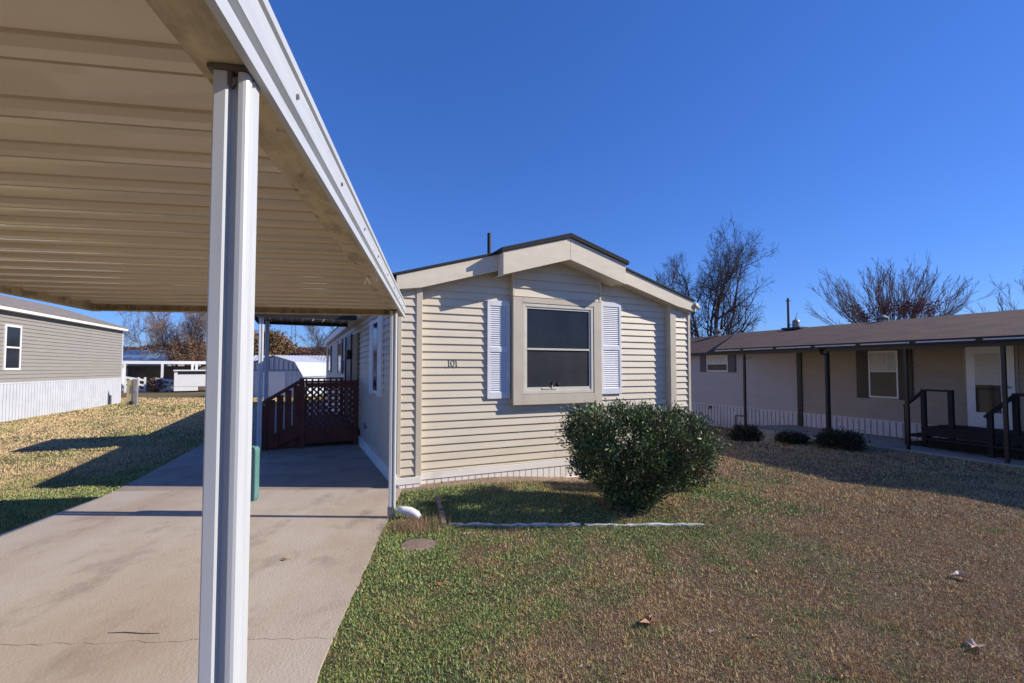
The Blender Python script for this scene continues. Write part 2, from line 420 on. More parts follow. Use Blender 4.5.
# skirting
def corr(mb, x0, x1, z0, z1, y, step=.1, d=.014):
    x = x0
    while x < x1-1e-6:
        e = min(x+step, x1)
        a = x; b = min(x+.014, e); 
        mb.quad((a, y+d, z0), (b, y+d, z0), (b, y+d, z1), (a, y+d, z1))
        mb.quad((b, y+d, z0), (b, y, z0), (b, y, z1), (b, y+d, z1))
        mb.quad((b, y, z0), (e, y, z0), (e, y, z1), (b, y, z1))
        mb.quad((e, y, z0), (e, y+d, z0), (e, y+d, z1), (e, y, z1))
        x = e
mb = MB()
mb.box(.324, 4.905, .085, .125, .062, .155); mb.box(-.02, .322, -.03, .0, .045, .135); mb.box(4.905, 5.43, -.03, .0, .045, .135)
mb.box(-.02, .30, -.028, .0, -.06, -.012); mb.xz([(.324, -.018), (2.9, -.135), (4.905, -.15), (4.905, -.3), (.324, -.2)], .082, .12)
mb.box(-.045, -.015, -.03, LN, .06, .19); mb.box(-.05, -.012, 0, LN, -.05, .022)
obj('skirting_board', mb, M['skirt'], H, bevel=.003)
mb = MB()
corr(mb, .324, 4.905, -.22, .062, .10, .105); corr(mb, -.0, .31, -.03, .045, -.018, .1); corr(mb, 4.905, 5.41, -.25, .045, -.018, .1)
mb.box(.0, .3, -.003, .09, -.05, .12); mb.box(.3, 5.4, .118, .2, -.3, .12); mb.box(5.39,5.41,0,LN,-.45,.16)
mb.box(-.03, -.0, .0, LN, -.05, .1)
obj('skirting_panel', mb, M['skirt'], H)
# fascia
mb = MB()
fz = .25
mb.xz([(-.06, zt(-.06)), (-.06, zt(-.06)-.20), (.28, zt(.28)-fz), (2.6, 3.70-fz), (5.0, zt(5.0)-fz+.02), (5.385, zt(5.385)-.19), (5.385, zt(5.385)), (2.6, 3.70)], -.10, -.06)
obj('fascia', mb, M['fascia'], H, bevel=.004)
mb = MB()
mb.xz([(.02, zt(.02)-fz+.01), (2.6, 3.70-fz+.01), (5.36, zt(5.36)-fz+.01), (5.36, zt(5.36)-fz+.05), (2.6, 3.70-fz+.05), (.02, zt(.02)-fz+.05)], -.058, .16)
obj('soffit', mb, M['trim'], H)
# boxed gable above the window
mb = MB()
gl, gr = 1.45, 3.68; gh = .345
mb.xz([(gl, zt(gl)), (gl, zt(gl)-gh), (2.6, 3.70-gh), (2.6, 3.70)], -.30, -.27)
mb.xz([(2.602, 3.70), (2.602, 3.70-gh), (gr, zt(gr)-gh), (gr, zt(gr))], -.30, -.27)
mb.box(gl, gl+.02, -.268, -.102, zt(gl)-gh, zt(gl)-.01); mb.box(gr-.02, gr, -.268, -.102, zt(gr)-gh, zt(gr)-.01)
mb.xz([(gl+.022, zt(gl)-gh+.02), (2.6, 3.70-gh+.02), (gr-.022, zt(gr)-gh+.02), (gr-.022, zt(gr)-gh+.035), (2.6, 3.70-gh+.035), (gl+.022, zt(gl)-gh+.035)], -.268, .1)
obj('gable_fascia', mb, M['fascia'], H, bevel=.004)
# roof
mb = MB()
e0, e1 = -.14, 5.42
mb.xz([(e0, zt(e0)+.004), (2.6, 3.704), (e1, zt(e1)+.004), (e1, zt(e1)+.032), (2.6, 3.738), (e0, zt(e0)+.032)], -.125, LN+.1)
mb.xz([(gl-.03, zt(gl-.03)+.034), (2.6, 3.742), (gr+.05, zt(gr+.05)+.034), (gr+.05, zt(gr+.05)+.062), (2.6, 3.772), (gl-.03, zt(gl-.03)+.062)], -.335, LN*.3)
mb.xz([(gl-.03, zt(gl-.03)+.004), (2.6, 3.704), (gr+.05, zt(gr+.05)+.004), (gr+.05, zt(gr+.05)+.032), (2.6, 3.738), (gl-.03, zt(gl-.03)+.032)], -.335, -.13)
roof = obj('roof', mb, M['shingle'], H)
mb = MB().tube([(1.95, 1.5, 3.4), (1.95, 1.5, 4.17)], .036, 12)
mb.lathe([(.11, 0), (.05, .06), (.04, .12)], (1.95, 1.5, 3.52), 14)
obj('vent_pipe', mb, M['black'], roof, smooth=False)
mb = MB()   # side eave boards
mb.box(-.13, -.105, -.1, LN+.05, 2.74, 2.905); mb.box(-.104, .0, -.0, LN+.05, 2.70, 2.72); mb.box(-.13,-.104,-.1,LN+.05,2.70,2.738)
mb.box(5.43, 5.45, -.1, LN+.05, 2.70, 2.86)
obj('eave_board', mb, M['white'], H)
mb = MB().tube([(5.44, -.13, 2.81), (5.44, -.05, 2.81)], .05, 12).tube([(5.44, -.08, 2.81), (5.50, -.08, 2.80), (5.54, -.08, 2.76)], [.03, .035, .04], 10)
obj('gutter_end', mb, M['trim'], H, smooth=True)
# bay box
B = bpy.data.objects  # noqa
mb = MB()
by = .0
bl, br, bb, bt = 1.75, 3.40, 1.075, 2.765
mb.box(bl+.01, bl+.03, by+.03, .14, bb+.01, zt(bl)-gh+.03); mb.box(br-.03, br-.01, by+.03, .14, bb+.01, zt(br)-gh+.03)
mb.box(bl+.012, br-.012, by+.03, .14, bb+.012, bb+.03); mb.box(bl+.03, br-.03, .115, .14, bb+.03, 3.2)
bay = obj('window_bay', mb, M['trim'], H)
mb = MB()
clipsg = [(-.29, 1, 2.946-gh+.03), (.29, 1, 4.454-gh+.03)]
mb.xz([(bl+.03, bt), (br-.03, bt), (br-.03, zt(br)-gh), (2.6, 3.70-gh), (bl+.03, zt(bl)-gh)], by+.045, by+.06)
siding(mb, bl+.035, br-.035, bt+.012, 3.7, .135, lambda x, d, z: (x, by+.035-d, z), clipsg)
for xa, xb in ((bl, bl+.035), (br-.035, br)):
    mb.xz([(xa, bt+.012), (xb, bt+.012), (xb, zt(xb)-gh+.02), (xa, zt(xa)-gh+.02)], by+.005, by+.05)
obj('gable_siding', mb, M['siding'], H)
cl, cr, cb, ct = 1.915, 3.245, 1.235, 2.675
def ringbox(mb, x0, x1, z0, z1, X0, X1, Z0_, Z1_, y0, y1):  # outer then inner
    mb.box(x0, X0, y0, y1, z0, z1); mb.box(X1, x1, y0, y1, z0, z1); mb.box(X0, X1, y0, y1, z0, Z0_); mb.box(X0, X1, y0, y1, Z1_, z1)
mb = MB(); ringbox(mb, bl, br, bb, bt, cl, cr, cb, ct, by, by+.03)
mb.box(bl, br, by-.006, by+.03, bt+.001, bt+.011)
obj('window_casing', mb, M['trim'], H, bevel=.004)
mb = MB(); ringbox(mb, cl+.006, cr-.006, cb+.006, ct-.006, cl+.055, cr-.055, cb+.06, ct-.055, by+.008, by+.05)
wf = obj('window_frame', mb, M['frame'], H, bevel=.004)
mb = MB(); ringbox(mb, cl+.056, cr-.056, cb+.061, ct-.056, cl+.085, cr-.085, cb+.11, ct-.085, by+.022, by+.05)
mb.box(cl+.085, cr-.085, by+.018, by+.05, 1.935, 1.965)
mb.box(cl+.35, cl+.62, by+.012, by+.022, cb+.075, cb+.10); mb.box(cl+.52, cl+.535, by+.004, by+.02, cb+.09, cb+.14)
obj('sash', mb, M['frame'], wf, bevel=.002)
mb = MB().box(cl+.08, cr-.08, by+.036, by+.044, cb+.1, 1.94); obj('pane', mb, M['screen'], wf)
mb = MB().box(cl+.08, cr-.08, by+.037, by+.045, 1.96, ct-.08); obj('pane', mb, M['glass'], wf)
for dx in (.565, .665):
    mb = MB().tube([(cl+dx, by+.036, 1.40), (cl+dx, by+.022, 1.40)], .034, 14); lk = obj('suction_hook', mb, M['black'], wf)
    mb = MB().tube([(cl+dx-.004, by+.022, 1.404), (cl+dx-.004, by+.016, 1.404)], .014, 10); obj('hook_cap', mb, M['white'], lk) if False else None
# shutters
def shutter(x0, x1, z0, z1, y):
    mb = MB(); t = .03; f_ = .045
    ringbox(mb, x0, x1, z0, z1, x0+f_, x1-f_, z0+.10, z1-.08, y-t, y)
    zm = z0+(z1-z0)*.50
    mb.box(x0+f_, x1-f_, y-t, y, zm-.04, zm+.04)
    s = obj('shutter', mb, M['shutter'], H, bevel=.003)
    mb = MB()
    for a, b in ((z0+.10, zm-.04), (zm+.04, z1-.08)):
        n_ = int((b-a)/.0325); st = (b-a)/n_
        for i in range(n_):
            z = a+i*st
            mb.add([(x0+f_, y-t+.004, z), (x1-f_, y-t+.004, z), (x1-f_, y-.006, z+st*.98), (x0+f_, y-.006, z+st*.98),
                    (x0+f_, y-.004, z), (x1-f_, y-.004, z)], [(0, 1, 2, 3), (0, 4, 5, 1)])
    mb.box(x0+f_, x1-f_, y-.006, y-.001, z0+.1, z1-.08)
    obj('louvres', mb, M['shutter'], s)
shutter(1.355, 1.735, 1.18, 2.69, .112)
shutter(3.52-.07, 3.875, 1.205, 2.79, .112)
# house number
def digit_curve(ch, w, h):
    if ch == '1': return [[(w*.5, 0), (w*.5, h)], [(w*.1, 0), (w*.9, 0)], [(w*.5, h), (w*.25, h*.8)]]
    n_ = 14; return [[(w*.5+w*.42*math.cos(2*math.pi*i/n_), h*.5+h*.5*math.sin(2*math.pi*i/n_)) for i in range(n_+1)]]
xx = .742
for ch in '101':
    w_ = .030 if ch == '1' else .060; hh = .092
    mb = MB()
    for ln_ in digit_curve(ch, w_, hh):
        mb.tube([(xx+p[0], .1045+.023*(.0055+p[1])/.1125, 1.674+p[1]) for p in ln_], .0055, 6)
    obj('house_number', mb, M['num'], H)
    xx += w_+.012
# side wall furniture (local y = along the wall)
def sidewin(y0, y1, z0, z1, sm, gapw=.0, sw=.36):
    mb = MB(); ring = [(y0, y1)]
    mb.box(-.035, -.005, y0, y1, z0, z1); w_ = obj('side_window', mb, M['white'], H)
    mb = MB().box(-.040, -.034, y0+.05, y1-.05, z0+.06, z1-.06); obj('pane', mb, M['glass'], w_)
    for a, b in ((y0-sw-.02, y0-.02), (y1+.02, y1+sw+.02)):
        mb = MB().box(-.045, -.012, a, b, z0-.02, z1+.02)
        for i in range(26):
            zz = z0+.03+(z1-z0-.06)*i/26; mb.box(-.052, -.045, a+.05, b-.05, zz, zz+.02)
        obj('shutter', mb, sm, H, label='dark shutter' if sm is not M['shutter'] else None)
sidewin(1.65, 2.15, 1.20, 2.5, M['shutter'], sw=.42)
sidewin(8.7, 9.7, 1.50, 2.5, M['shut_pl'])
sidewin(13.6, 14.7, 1.50, 2.5, M['shut_pl'])
mb = MB().box(-.06, -.005, 4.35, 5.35, .35, 2.44); d = obj('door', mb, M['tan_door'], H, label='tan storm door')
mb = MB().tube([(-.06, 4.5, 1.3), (-.11, 4.5, 1.3)], .03, 8); obj('handle', mb, M['steel'], d)
mb = MB().box(-.03, -.005, 5.75, 7.3, .35, 2.5); mb.box(-.06,-.03,5.75,5.85,.35,2.5); mb.box(-.06,-.03,7.2,7.3,.35,2.5)
obj('entry_door', mb, M['shut_pl'], H, label='dark entry door')
mb = MB().box(-.1, -.02, 5.52, 5.60, 1.92, 2.02).lathe([(.03, 0), (.07, .02), (.08, .18), (.02, .24)], (-.12, 5.56, 1.86), 10)
obj('porch_lamp', mb, M['black'], H)
mb = MB().tube([(-.01, 3.1, .52), (-.07, 3.1, .50)], [.055, .06], 14); obj('dryer_vent', mb, M['grey'], H)
mb = MB().box(-.09, -.013, 8.05, 8.18, 1.55, 1.85); obj('electric_box', mb, M['grey'], H)

# ------------------------------------------------------------------ CARPORT
Cp = empty('carport', 'white metal carport with a ribbed beige roof over the driveway', 'carport', (-1.25, 5.25, 0), a9)
XL = -3.50; Y0 = -7.4; Y1 = .70
# roof panel
mb = MB(); per = .295; prof = []
y = -4.05-per*12
prof = []
base = [(0, .026), (.136, .026), (.139, .034), (.147, .034), (.150, .022), (.165, .002), (.205, .0), (.208, .014), (.214, .014), (.217, .0), (.260, .002), (.284, .020), (.2945, .026)]
k = 0
while y < Y1-.02:
    for u, z in base:
        if y+u < Y1-.02: prof.append((y+u, 2.375+z))
    y += per
nP = len(prof)
mb.add([(XL+.02, p[0], p[1]) for p in prof]+[(-.07, p[0], p[1]) for p in prof]+[(XL+.02, p[0], p[1]+.012) for p in prof]+[(-.07, p[0], p[1]+.012) for p in prof],
       [(i, i+1, nP+i+1, nP+i) for i in range(nP-1)]+[(2*nP+i, 3*nP+i, 3*nP+i+1, 2*nP+i+1) for i in range(nP-1)])
obj('roof_panel', mb, M['ceiling'], Cp)
# right beam: lower flange (mildewed) + white fascia with lips
mb = MB()
mb.box(-.125, -.012, Y0, Y1, 2.300, 2.306); mb.box(-.125, -.119, Y0, Y1, 2.3065, 2.37)
obj('beam_flange', mb, M['flange'], Cp, label='mildew stained lower flange')
mb = MB()
fp = [(0, 2.285), (.006, 2.285), (.006, 2.322), (-.011, 2.326), (-.011, 2.350), (.008, 2.354), (.008, 2.432), (.016, 2.438), (.016, 2.462), (-.03, 2.466), (-.03, 2.458), (-.012, 2.455), (-.012, 2.285)]
mb.prism(fp, lambda p: (p[0], Y1+.01, p[1]), lambda p: (p[0], Y0, p[1]))
fas = obj('fascia', mb, M['alufascia'], Cp)
for i in range(8):
    yy = -4.05+i*.62; mb = MB().tube([(.008, yy, 2.39), (.014, yy, 2.39)], .0075, 8); obj('screw', mb, M['steel'], fas)
# left beam / gutter
mb = MB()
v = []
for yy, zb in ((Y0, 2.36), (-1.2, 2.345), (Y1, 2.30)):
    v += [(XL, yy, zb), (XL+.09, yy, zb), (XL+.09, yy, 2.46), (XL, yy, 2.46)]
mb.add(v, [(0,1,5,4),(1,2,6,5),(2,3,7,6),(3,0,4,7),(4,5,9,8),(5,6,10,9),(6,7,11,10),(7,4,8,11),(3,2,1,0),(8,9,10,11)])
obj('side_gutter', mb, M['flange'], Cp)
mb = MB().box(XL+.09, -.013, Y1-.03, Y1, 2.305, 2.45); mb.box(XL+.09, -.126, Y1-.09, Y1-.031, 2.3085, 2.3145)
obj('end_beam', mb, M['flange'], Cp, label='beige end beam')
# posts
def post_profile(w=.073, d=.062):
    # front face (toward camera, -y) with a centre channel, small return on the right side
    x0 = -w/2; x1 = w/2; y0 = -d/2; y1 = d/2; r = .004
    return [(x0, y0+r), (x0+r*.4, y0+r*.3), (x0+r, y0), (x0+.026, y0), (x0+.030, y0+.003), (x0+.032, y0+.018), (x0+.046, y0+.020), (x0+.049, y0+.004), (x0+.052, y0),
            (x1-.012, y0), (x1-.006, y0+.0015), (x1-.002, y0+.006), (x1-.001, y0+.020), (x1-.006, y0+.025), (x1-.006, y0+.030), (x1-.0, y0+.034), (x1, y1-r), (x1-r, y1), (x0+r, y1), (x0, y1-r)]
def cpost(x, y, z0, z1, d0):
    mb = MB(); P = post_profile()
    mb.prism([(x+p[0], y+p[1]) for p in P], lambda p: (p[0], p[1], z0), lambda p: (p[0], p[1], z1))
    o = obj('post', mb, M['alu'], Cp)
    mb = MB()
    mb.box(x-.046, x+.036, y-.036, y+.036, 2.288, 2.2965)
    mb.box(x-.035, x+.0, y-.029, y+.024, z1-.03, 2.2875)
    br_ = obj('bracket', mb, M['bracket'], o)
    mb = MB().tube([(x-.004, y-.009, z1-.02), (x-.004, y-.024, z1-.02)], .0075, 8)
    mb.tube([(x-.004, y-.024, z1-.02), (x-.004, y-.026, z1-.02)], .012, 12)
    obj('bolt', mb, M['steel'], o)
    return o
cpost(-.050, -4.285, .0, 2.286, 0)
far = cpost(-.072, 0, -.02, 2.286, 0)
cpost(-1.74, .40, .0, 2.34, 0)
pl = cpost(-1.74, -4.285, .0, 2.34, 0)
mb = MB().box(-.117, -.110, -.04, .036, -.0, .13).box(-.110, -.045, -.040, -.033, -.0, .13)
obj('post_base', mb, M['steel'], Cp)
# cross beam carrying the two inner posts
# foam pad wrapped round the inner post
px_, py_ = -1.25+math.cos(a9)*-1.74-math.sin(a9)*.40, 5.25+math.sin(a9)*-1.74+math.cos(a9)*.40
mb = MB()
pr = [(.06, 0), (.088, .008), (.098, .03), (.100, .08), (.100, .54), (.098, .58), (.088, .60), (.06, .608)]
n_ = 28
for r_, z_ in pr:
    for k in range(n_):
        a = 2*math.pi*k/n_; rr_ = r_*(1-.05*max(0, math.cos(a*6)))
        mb.v.append((rr_*math.cos(a), rr_*math.sin(a)*.9, z_))
for i in range(len(pr)-1):
    for k in range(n_): mb.f.append((i*n_+k, i*n_+(k+1) % n_, (i+1)*n_+(k+1) % n_, (i+1)*n_+k))
mb.f.append(tuple(range(n_))[::-1]); mb.f.append(tuple((len(pr)-1)*n_+k for k in range(n_)))
o = obj('post_pad', mb, M['teal'], None, smooth=True); o.location = (px_+.065, py_, .155)
tag(o, 'teal foam pad wrapped round the inner carport post', 'post pad')

rq = random.Random(4); mb = MB()
for i in range(16):
    y_ = -2.25+rq.uniform(-.22, .22); x_ = rq.uniform(-.10, .012); p = [Vector((x_, y_, 2.296))]
    for k in range(4): p.append(p[-1]+Vector((rq.uniform(-.012, .02), rq.uniform(-.025, .025), -.018-rq.uniform(0, .012) if i % 3 else rq.uniform(-.01, .02))))
    mb.tube(p, .0007, 3)
wo = obj('dry_strands', mb, M['leaf_pale'], None); wo.location = (-1.25, 5.25, 0); wo.rotation_euler = (0, 0, a9); tag(wo, 'wisp of dry straw strands caught on the carport edge', 'dry straw', kind='stuff')
# downspout elbow at far post
mb = MB().tube([(-1.255, 5.24, .10), (-1.19, 5.23, .085), (-1.11, 5.22, .075), (-1.05, 5.21, .045), (-1.02, 5.205, .0)], [.035, .045, .048, .048, .046], 12)
o = obj('drain_elbow', mb, M['white'], None, smooth=True); tag(o, 'white drain elbow lying at the foot of the far carport post', 'drain pipe')

# ------------------------------------------------------------------ PORCH COVER over the deck
PC = empty('porch_cover', 'flat metal cover over the red deck beside the house', 'porch cover', (HP[0], HP[1], 0), ya)
mb = MB(); mb.box(-2.08, -.14, 3.85, 5.62, 2.745, 2.80)
for i in range(9): mb.box(-2.05+i*.215, -2.02+i*.215, 3.9, 5.6, 2.72, 2.7445)
obj('roof_panel', mb, M['ceiling'], PC)
mb = MB(); mb.box(-2.10, -2.0805, 3.83, 5.64, 2.66, 2.82); mb.box(-2.0795, -.14, 3.83, 3.849, 2.66, 2.82); mb.box(-2.0795, -.14, 5.621, 5.64, 2.66, 2.82)
obj('fascia', mb, M['brown_metal'], PC)
for x, y in ((-1.93, 3.97), (-1.90, 5.45)):
    mb = MB().prism([(x+p[0]*1.15, y+p[1]*1.2) for p in post_profile()], lambda p: (p[0], p[1], 0), lambda p: (p[0], p[1], 2.72))
    obj('post', mb, M['shutter'], PC)

# ------------------------------------------------------------------ DECK
D = empty('wooden_deck', 'red stained wooden deck with lattice railing and side steps', 'deck', (HP[0], HP[1], 0), ya)
dl, dr_, df, db = -1.20, -.06, 4.05, 7.6
mb = MB()
for i in range(24):
    y0 = df+i*.147; mb.box(dl, dr_, y0, y0+.138, .315, .35)
mb.box(dl+.02, dr_, df+.02, db-.1, .18, .312)
obj('deck_boards', mb, M['wood_red'], D)
for x, y in ((dl+.04, df), (dr_-.05, df), (dl+.04, db-.1), (dr_-.05, db-.1), (dl+.04, 5.3)):
    mb = MB().box(x-.045, x+.045, y-.045, y+.045, -.02, 1.34); obj('railing_post', mb, M['wood_red'], D)
for bx_ in ((dl-.03, dr_, df-.07, df+.07, 1.345, 1.385), (dl+.09, dr_-.1, df-.02, df+.02, 1.25, 1.34), (dl+.0, dr_, db-.12, db+.0, 1.345, 1.385), (dl+.0, dl+.09, 5.3, db-.12, 1.345, 1.385)):
    obj('rail', MB().box(*bx_), M['wood_red'], D)
mb = MB(); mb.box(dl+.09, dr_-.1, df-.025, df+.015, .10, .40); obj('kick_board', mb, M['wood_red'], D)
def lattice(mb, x0, x1, z0, z1, y, sw=.036, st=.10):
    H_ = z1-z0
    for lay, sg in ((0, 1), (1, -1)):
        yy = y+lay*.009
        x = x0-H_-.2
        while x < x1+H_:
            w_ = sw*.707*2
            poly = [(x, z0), (x+w_, z0), (x+w_+H_, z1), (x+H_, z1)] if sg > 0 else [(x+H_, z0), (x+w_+H_, z0), (x+w_, z1), (x, z1)]
            poly = clip(poly, -1, 0, -x0); poly = clip(poly, 1, 0, x1) if len(poly) > 2 else poly
            if len(poly) > 2: mb.xz(poly if sg < 0 else poly, yy, yy+.008)
            x += st*1.414*.9
mb = MB(); lattice(mb, dl+.085, dr_-.095, .40, 1.25, df-.005); obj('lattice', mb, M['wood_red'], D)
for i in range(14):
    y0 = 5.4+i*.15; obj('baluster', MB().box(dl+.03, dl+.06, y0, y0+.05, .36, 1.34), M['wood_red'], D)
for i in range(6):
    x0 = dl+.15+i*.155; obj('baluster', MB().box(x0, x0+.05, db-.08, db-.05, .36, 1.34), M['wood_red'], D)
# steps to the left
obj('step', MB().box(dl-.34, dl-.02, df+.08, 5.25, .155, .19), M['wood_red'], D); obj('step', MB().box(dl-.66, dl-.36, df+.08, 5.25, .03, .065), M['wood_red'], D)
mb = MB().add([(dl, df+.06, .0), (dl, df+.06, .31), (dl-.68, df+.06, .0), (dl, df+.10, .0), (dl, df+.10, .31), (dl-.68, df+.10, .0)], [(0,1,2),(5,4,3),(0,2,5,3),(1,4,5,2),(0,3,4,1)])
obj('stringer', mb, M['wood_red'], D)
for y in (df, 5.25):
    obj('stair_rail', MB().beam((dl-.0, y, 1.365), (dl-.74, y, .90), .13, .04), M['wood_red'], D); obj('stair_post', MB().box(dl-.70, dl-.61, y-.045, y+.045, -.02, .90), M['wood_red'], D)
obj('lower_rail', MB().beam((dl-.0, df, .40), (dl-.62, df, .12), .03, .26), M['wood_red'], D)
for x in (-.075, -.225, -.375, -.525):
    zt_ = 1.34+x*.63; obj('baluster', MB().box(dl+x-.058, dl+x+.062, df-.02, df+.01, .30+x*.3, zt_), M['wood_red'], D)
mb = MB().beam((dl-.44, df-.09, .02), (dl-.36, df-.06, .98), .03, .03); o = obj('wood_strip', mb, M['wood_red'], None)
o.location = (HP[0], HP[1], 0); o.rotation_euler = (0, 0, ya); tag(o, 'thin wooden strip leaning on the deck stair railing', 'wood strip')

# ------------------------------------------------------------------ NEIGHBOUR HOME (right)
na = math.atan2(.925, -.378); NP = (.8277*11.56, 11.56)
def NW(x, y): return (NP[0]-.378*x-.925*y, NP[1]+.925*x-.378*y)
Nb = empty('long_mobile_home', 'long tan mobile home with brown shingled roof and posted porch', 'mobile home', (NP[0], NP[1], 0), na)
XA, XB = -9.0, 12.0; XM = 2.63
mb = MB(); mb.box(XA, XB, -4.9, -.02, .0, 2.22); mb.yz([(-4.9, 2.22), (-.02, 2.22), (-2.5, 2.98)], XA, XB)
siding(mb, XM, XB, .33, 2.2, CH*1.1, lambda x, d, z: (x, d, z), depth=.03); obj('wall', mb, M['nb_pale'], Nb)
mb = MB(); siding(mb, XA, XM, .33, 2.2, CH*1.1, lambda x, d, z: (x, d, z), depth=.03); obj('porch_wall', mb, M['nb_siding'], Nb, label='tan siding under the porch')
mb = MB()
x = XA
while x < XB:
    mb.box(x+.02, x+.12, -.012, .016, -.6, .30); x += .145
mb.box(XA, XB, -.03, -.012, -.6, .30); mb.box(XA, XB, -.02, .03, .30, .335)
obj('skirting', mb, mat('grey white skirting', (.60,.57,.58), .6, col2=(.52,.5,.51), nscale=2), Nb)
mb = MB()
def slope(mb, P, t):
    n_ = len(P); mb.add([p for p in P]+[(p[0], p[1], p[2]-t) for p in P], [tuple(range(n_)), tuple(range(n_, 2*n_))[::-1]]+[(i, n_+i, n_+(i+1) % n_, (i+1) % n_) for i in range(n_)])
slope(mb, [(XA-.3, .32, 2.20), (XB+.3, .32, 2.20), (XB+.3, -2.5, 3.03), (XA-.3, -2.5, 3.03)], .05)
slope(mb, [(XA-.3, -5.2, 2.24), (XA-.3, -2.5, 3.03), (XB+.3, -2.5, 3.03), (XB+.3, -5.2, 2.24)], .05)
rf = obj('roof', mb, M['shingle_br'], Nb)
mb = MB()
slope(mb, [(XA-.3, 1.82, 2.235), (4.1, 1.82, 2.235), (7.1, -2.42, 3.065), (XA-.3, -2.5, 3.07)], .035)
obj('porch_roof', mb, M['shingle_br'], Nb)
mb = MB(); mb.box(XA-.3, 4.15, 1.70, 1.80, 2.05, 2.19); mb.box(XA-.3, XB+.3, .20, .34, 2.11, 2.149)
mb.box(4.1, XB+.3, .321, .345, 2.10, 2.21)
obj('eave_beam', mb, M['brown_metal'], Nb)
mb = MB()   # porch soffit
mb.quad((XA, .05, 2.19), (4.05, .05, 2.19), (4.05, 1.70, 2.12), (XA, 1.70, 2.12)); obj('porch_ceiling', mb, M['brown_metal'], Nb)
mb = MB()
mb.prism([(1.83, 2.13), (1.90, 2.13), (1.92, 2.20), (1.905, 2.20), (1.89, 2.145), (1.84, 2.145), (1.84, 2.22), (1.825, 2.22)], lambda p: (XA-.3, p[0], p[1]), lambda p: (4.15, p[0], p[1]))
g_ = obj('gutter', mb, M['brown_metal'], Nb)
mb = MB()
xs_ = 4.05
while xs_ > XA:
    mb.box(xs_-1.00, xs_-.05, 1.921, 1.928, 2.165, 2.192); xs_ -= 1.06
obj('gutter_trim', mb, M['alufascia'], g_, label='bright strips along the gutter')
for x in (3.07, .63, -1.02, -2.56, -5.2, -7.9):
    mb = MB().box(x-.028, x+.028, 1.72, 1.776, -.14, 2.049); obj('porch_post', mb, M['brown_metal'], Nb)
mb = MB().tube([(.74, 1.86, 2.13), (.74, 1.82, 2.02), (.60, 1.84, 1.95), (.60, 1.85, -.05)], .04, 8); obj('downspout', mb, M['brown_metal'], Nb)
mb = MB().box(XM-.07, XM+.07, .0, .06, -.1, 2.18); obj('wall_post', mb, M['brown_metal'], Nb)
def nwin(x0, x1, z0, z1, sh, sw, curtain, part=.5):
    mb = MB(); 
    def rb(a, b, c, d, t, y0, y1): mb.box(a, a+t, y0, y1, c, d); mb.box(b-t, b, y0, y1, c, d); mb.box(a+t, b-t, y0, y1, c, c+t); mb.box(a+t, b-t, y0, y1, d-t, d)
    rb(x0, x1, z0, z1,   .035, .0, .055); zm = z0+(z1-z0)*part; mb.box(x0+.035, x1-.035, .0, .048, zm-.012, zm+.012)
    w_ = obj('window', mb, M['white'], Nb)
    mb = MB().box(x0+.03, x1-.03, .033, .039, zm, z1-.03); obj('curtain_pane', mb, curtain, w_)
    mb = MB().box(x0+.03, x1-.03, .033, .039, z0+.03, zm); obj('pane', mb, M['glass'], w_)
    for a, b in ((x0-sw-.01, x0-.01), (x1+.01, x1+sw+.01)):
        mb = MB().box(a, b, .01, .052, z0-.03, z1+.02)
        for i in range(int((z1-z0)/.05)): mb.box(a+.03, b-.03, .052, .057, z0+.02+i*.05, z0+.045+i*.05)
        obj('shutter', mb, sh, Nb)
nwin(5.27, 6.23, 1.53, 2.12, M['shut_pl'], .32, M['curtain'], .45)
nwin(.05, .72, .90, 2.08, M['shut_br'], .29, M['curtain'], .56)
# door
mb = MB(); mb.box(-2.05, -1.27, .0, .05, .36, 2.12); dn = obj('door', mb, M['white'], Nb)
mb = MB().box(-1.83, -1.42, .051, .056, 1.30, 1.96); obj('blind_pane', mb, M['blind'], dn)
mb = MB().box(-1.83, -1.42, .051, .056, .70, 1.29); obj('pane', mb, M['glass'], dn)
obj('handle', MB().tube([(-1.96, .05, 1.25), (-1.96, .10, 1.25)], .025, 8), M['steel'], dn)
mb = MB().box(-2.10, -2.055, .0, .03, .36, 2.12).box(-1.265, -1.22, .0, .03, .36, 2.12); obj('door_trim', mb, M['nb_siding'], Nb)
mb = MB().box(4.32, 4.62, .012, .04, 1.95, 2.02); obj('number_plate', mb, M['grey'], Nb)
mb = MB().tube([(6.1, .015, .22), (6.1, .05, .22)], .06, 10); obj('skirting_vent', mb, M['black'], Nb)
# roof vents
for x, y, s in ((8.1, -2.42, .85), (1.75, -2.40, .65)):
    mb = MB().lathe([(.10*s, 0), (.10*s, .16*s), (.17*s, .17*s), (.24*s, .22*s), (.24*s, .25*s), (.12*s, .36*s), (.02, .38*s)], (x, y, 3.0), 16)
    obj('roof_vent', mb, M['steel'], rf)
mb = MB().box(4.0, 4.7, -2.3, -1.9, 3.0, 3.065); obj('roof_hatch', mb, M['black'], rf)
# porch slab
mb = MB(); mb.xy([NW(2.9, -.01), NW(3.3, 1.75), NW(-9, 2.05), NW(-9, -.01)], -.5, -.06); sl = obj('porch_slab', mb, M['concrete']); tag(sl, kind='structure')
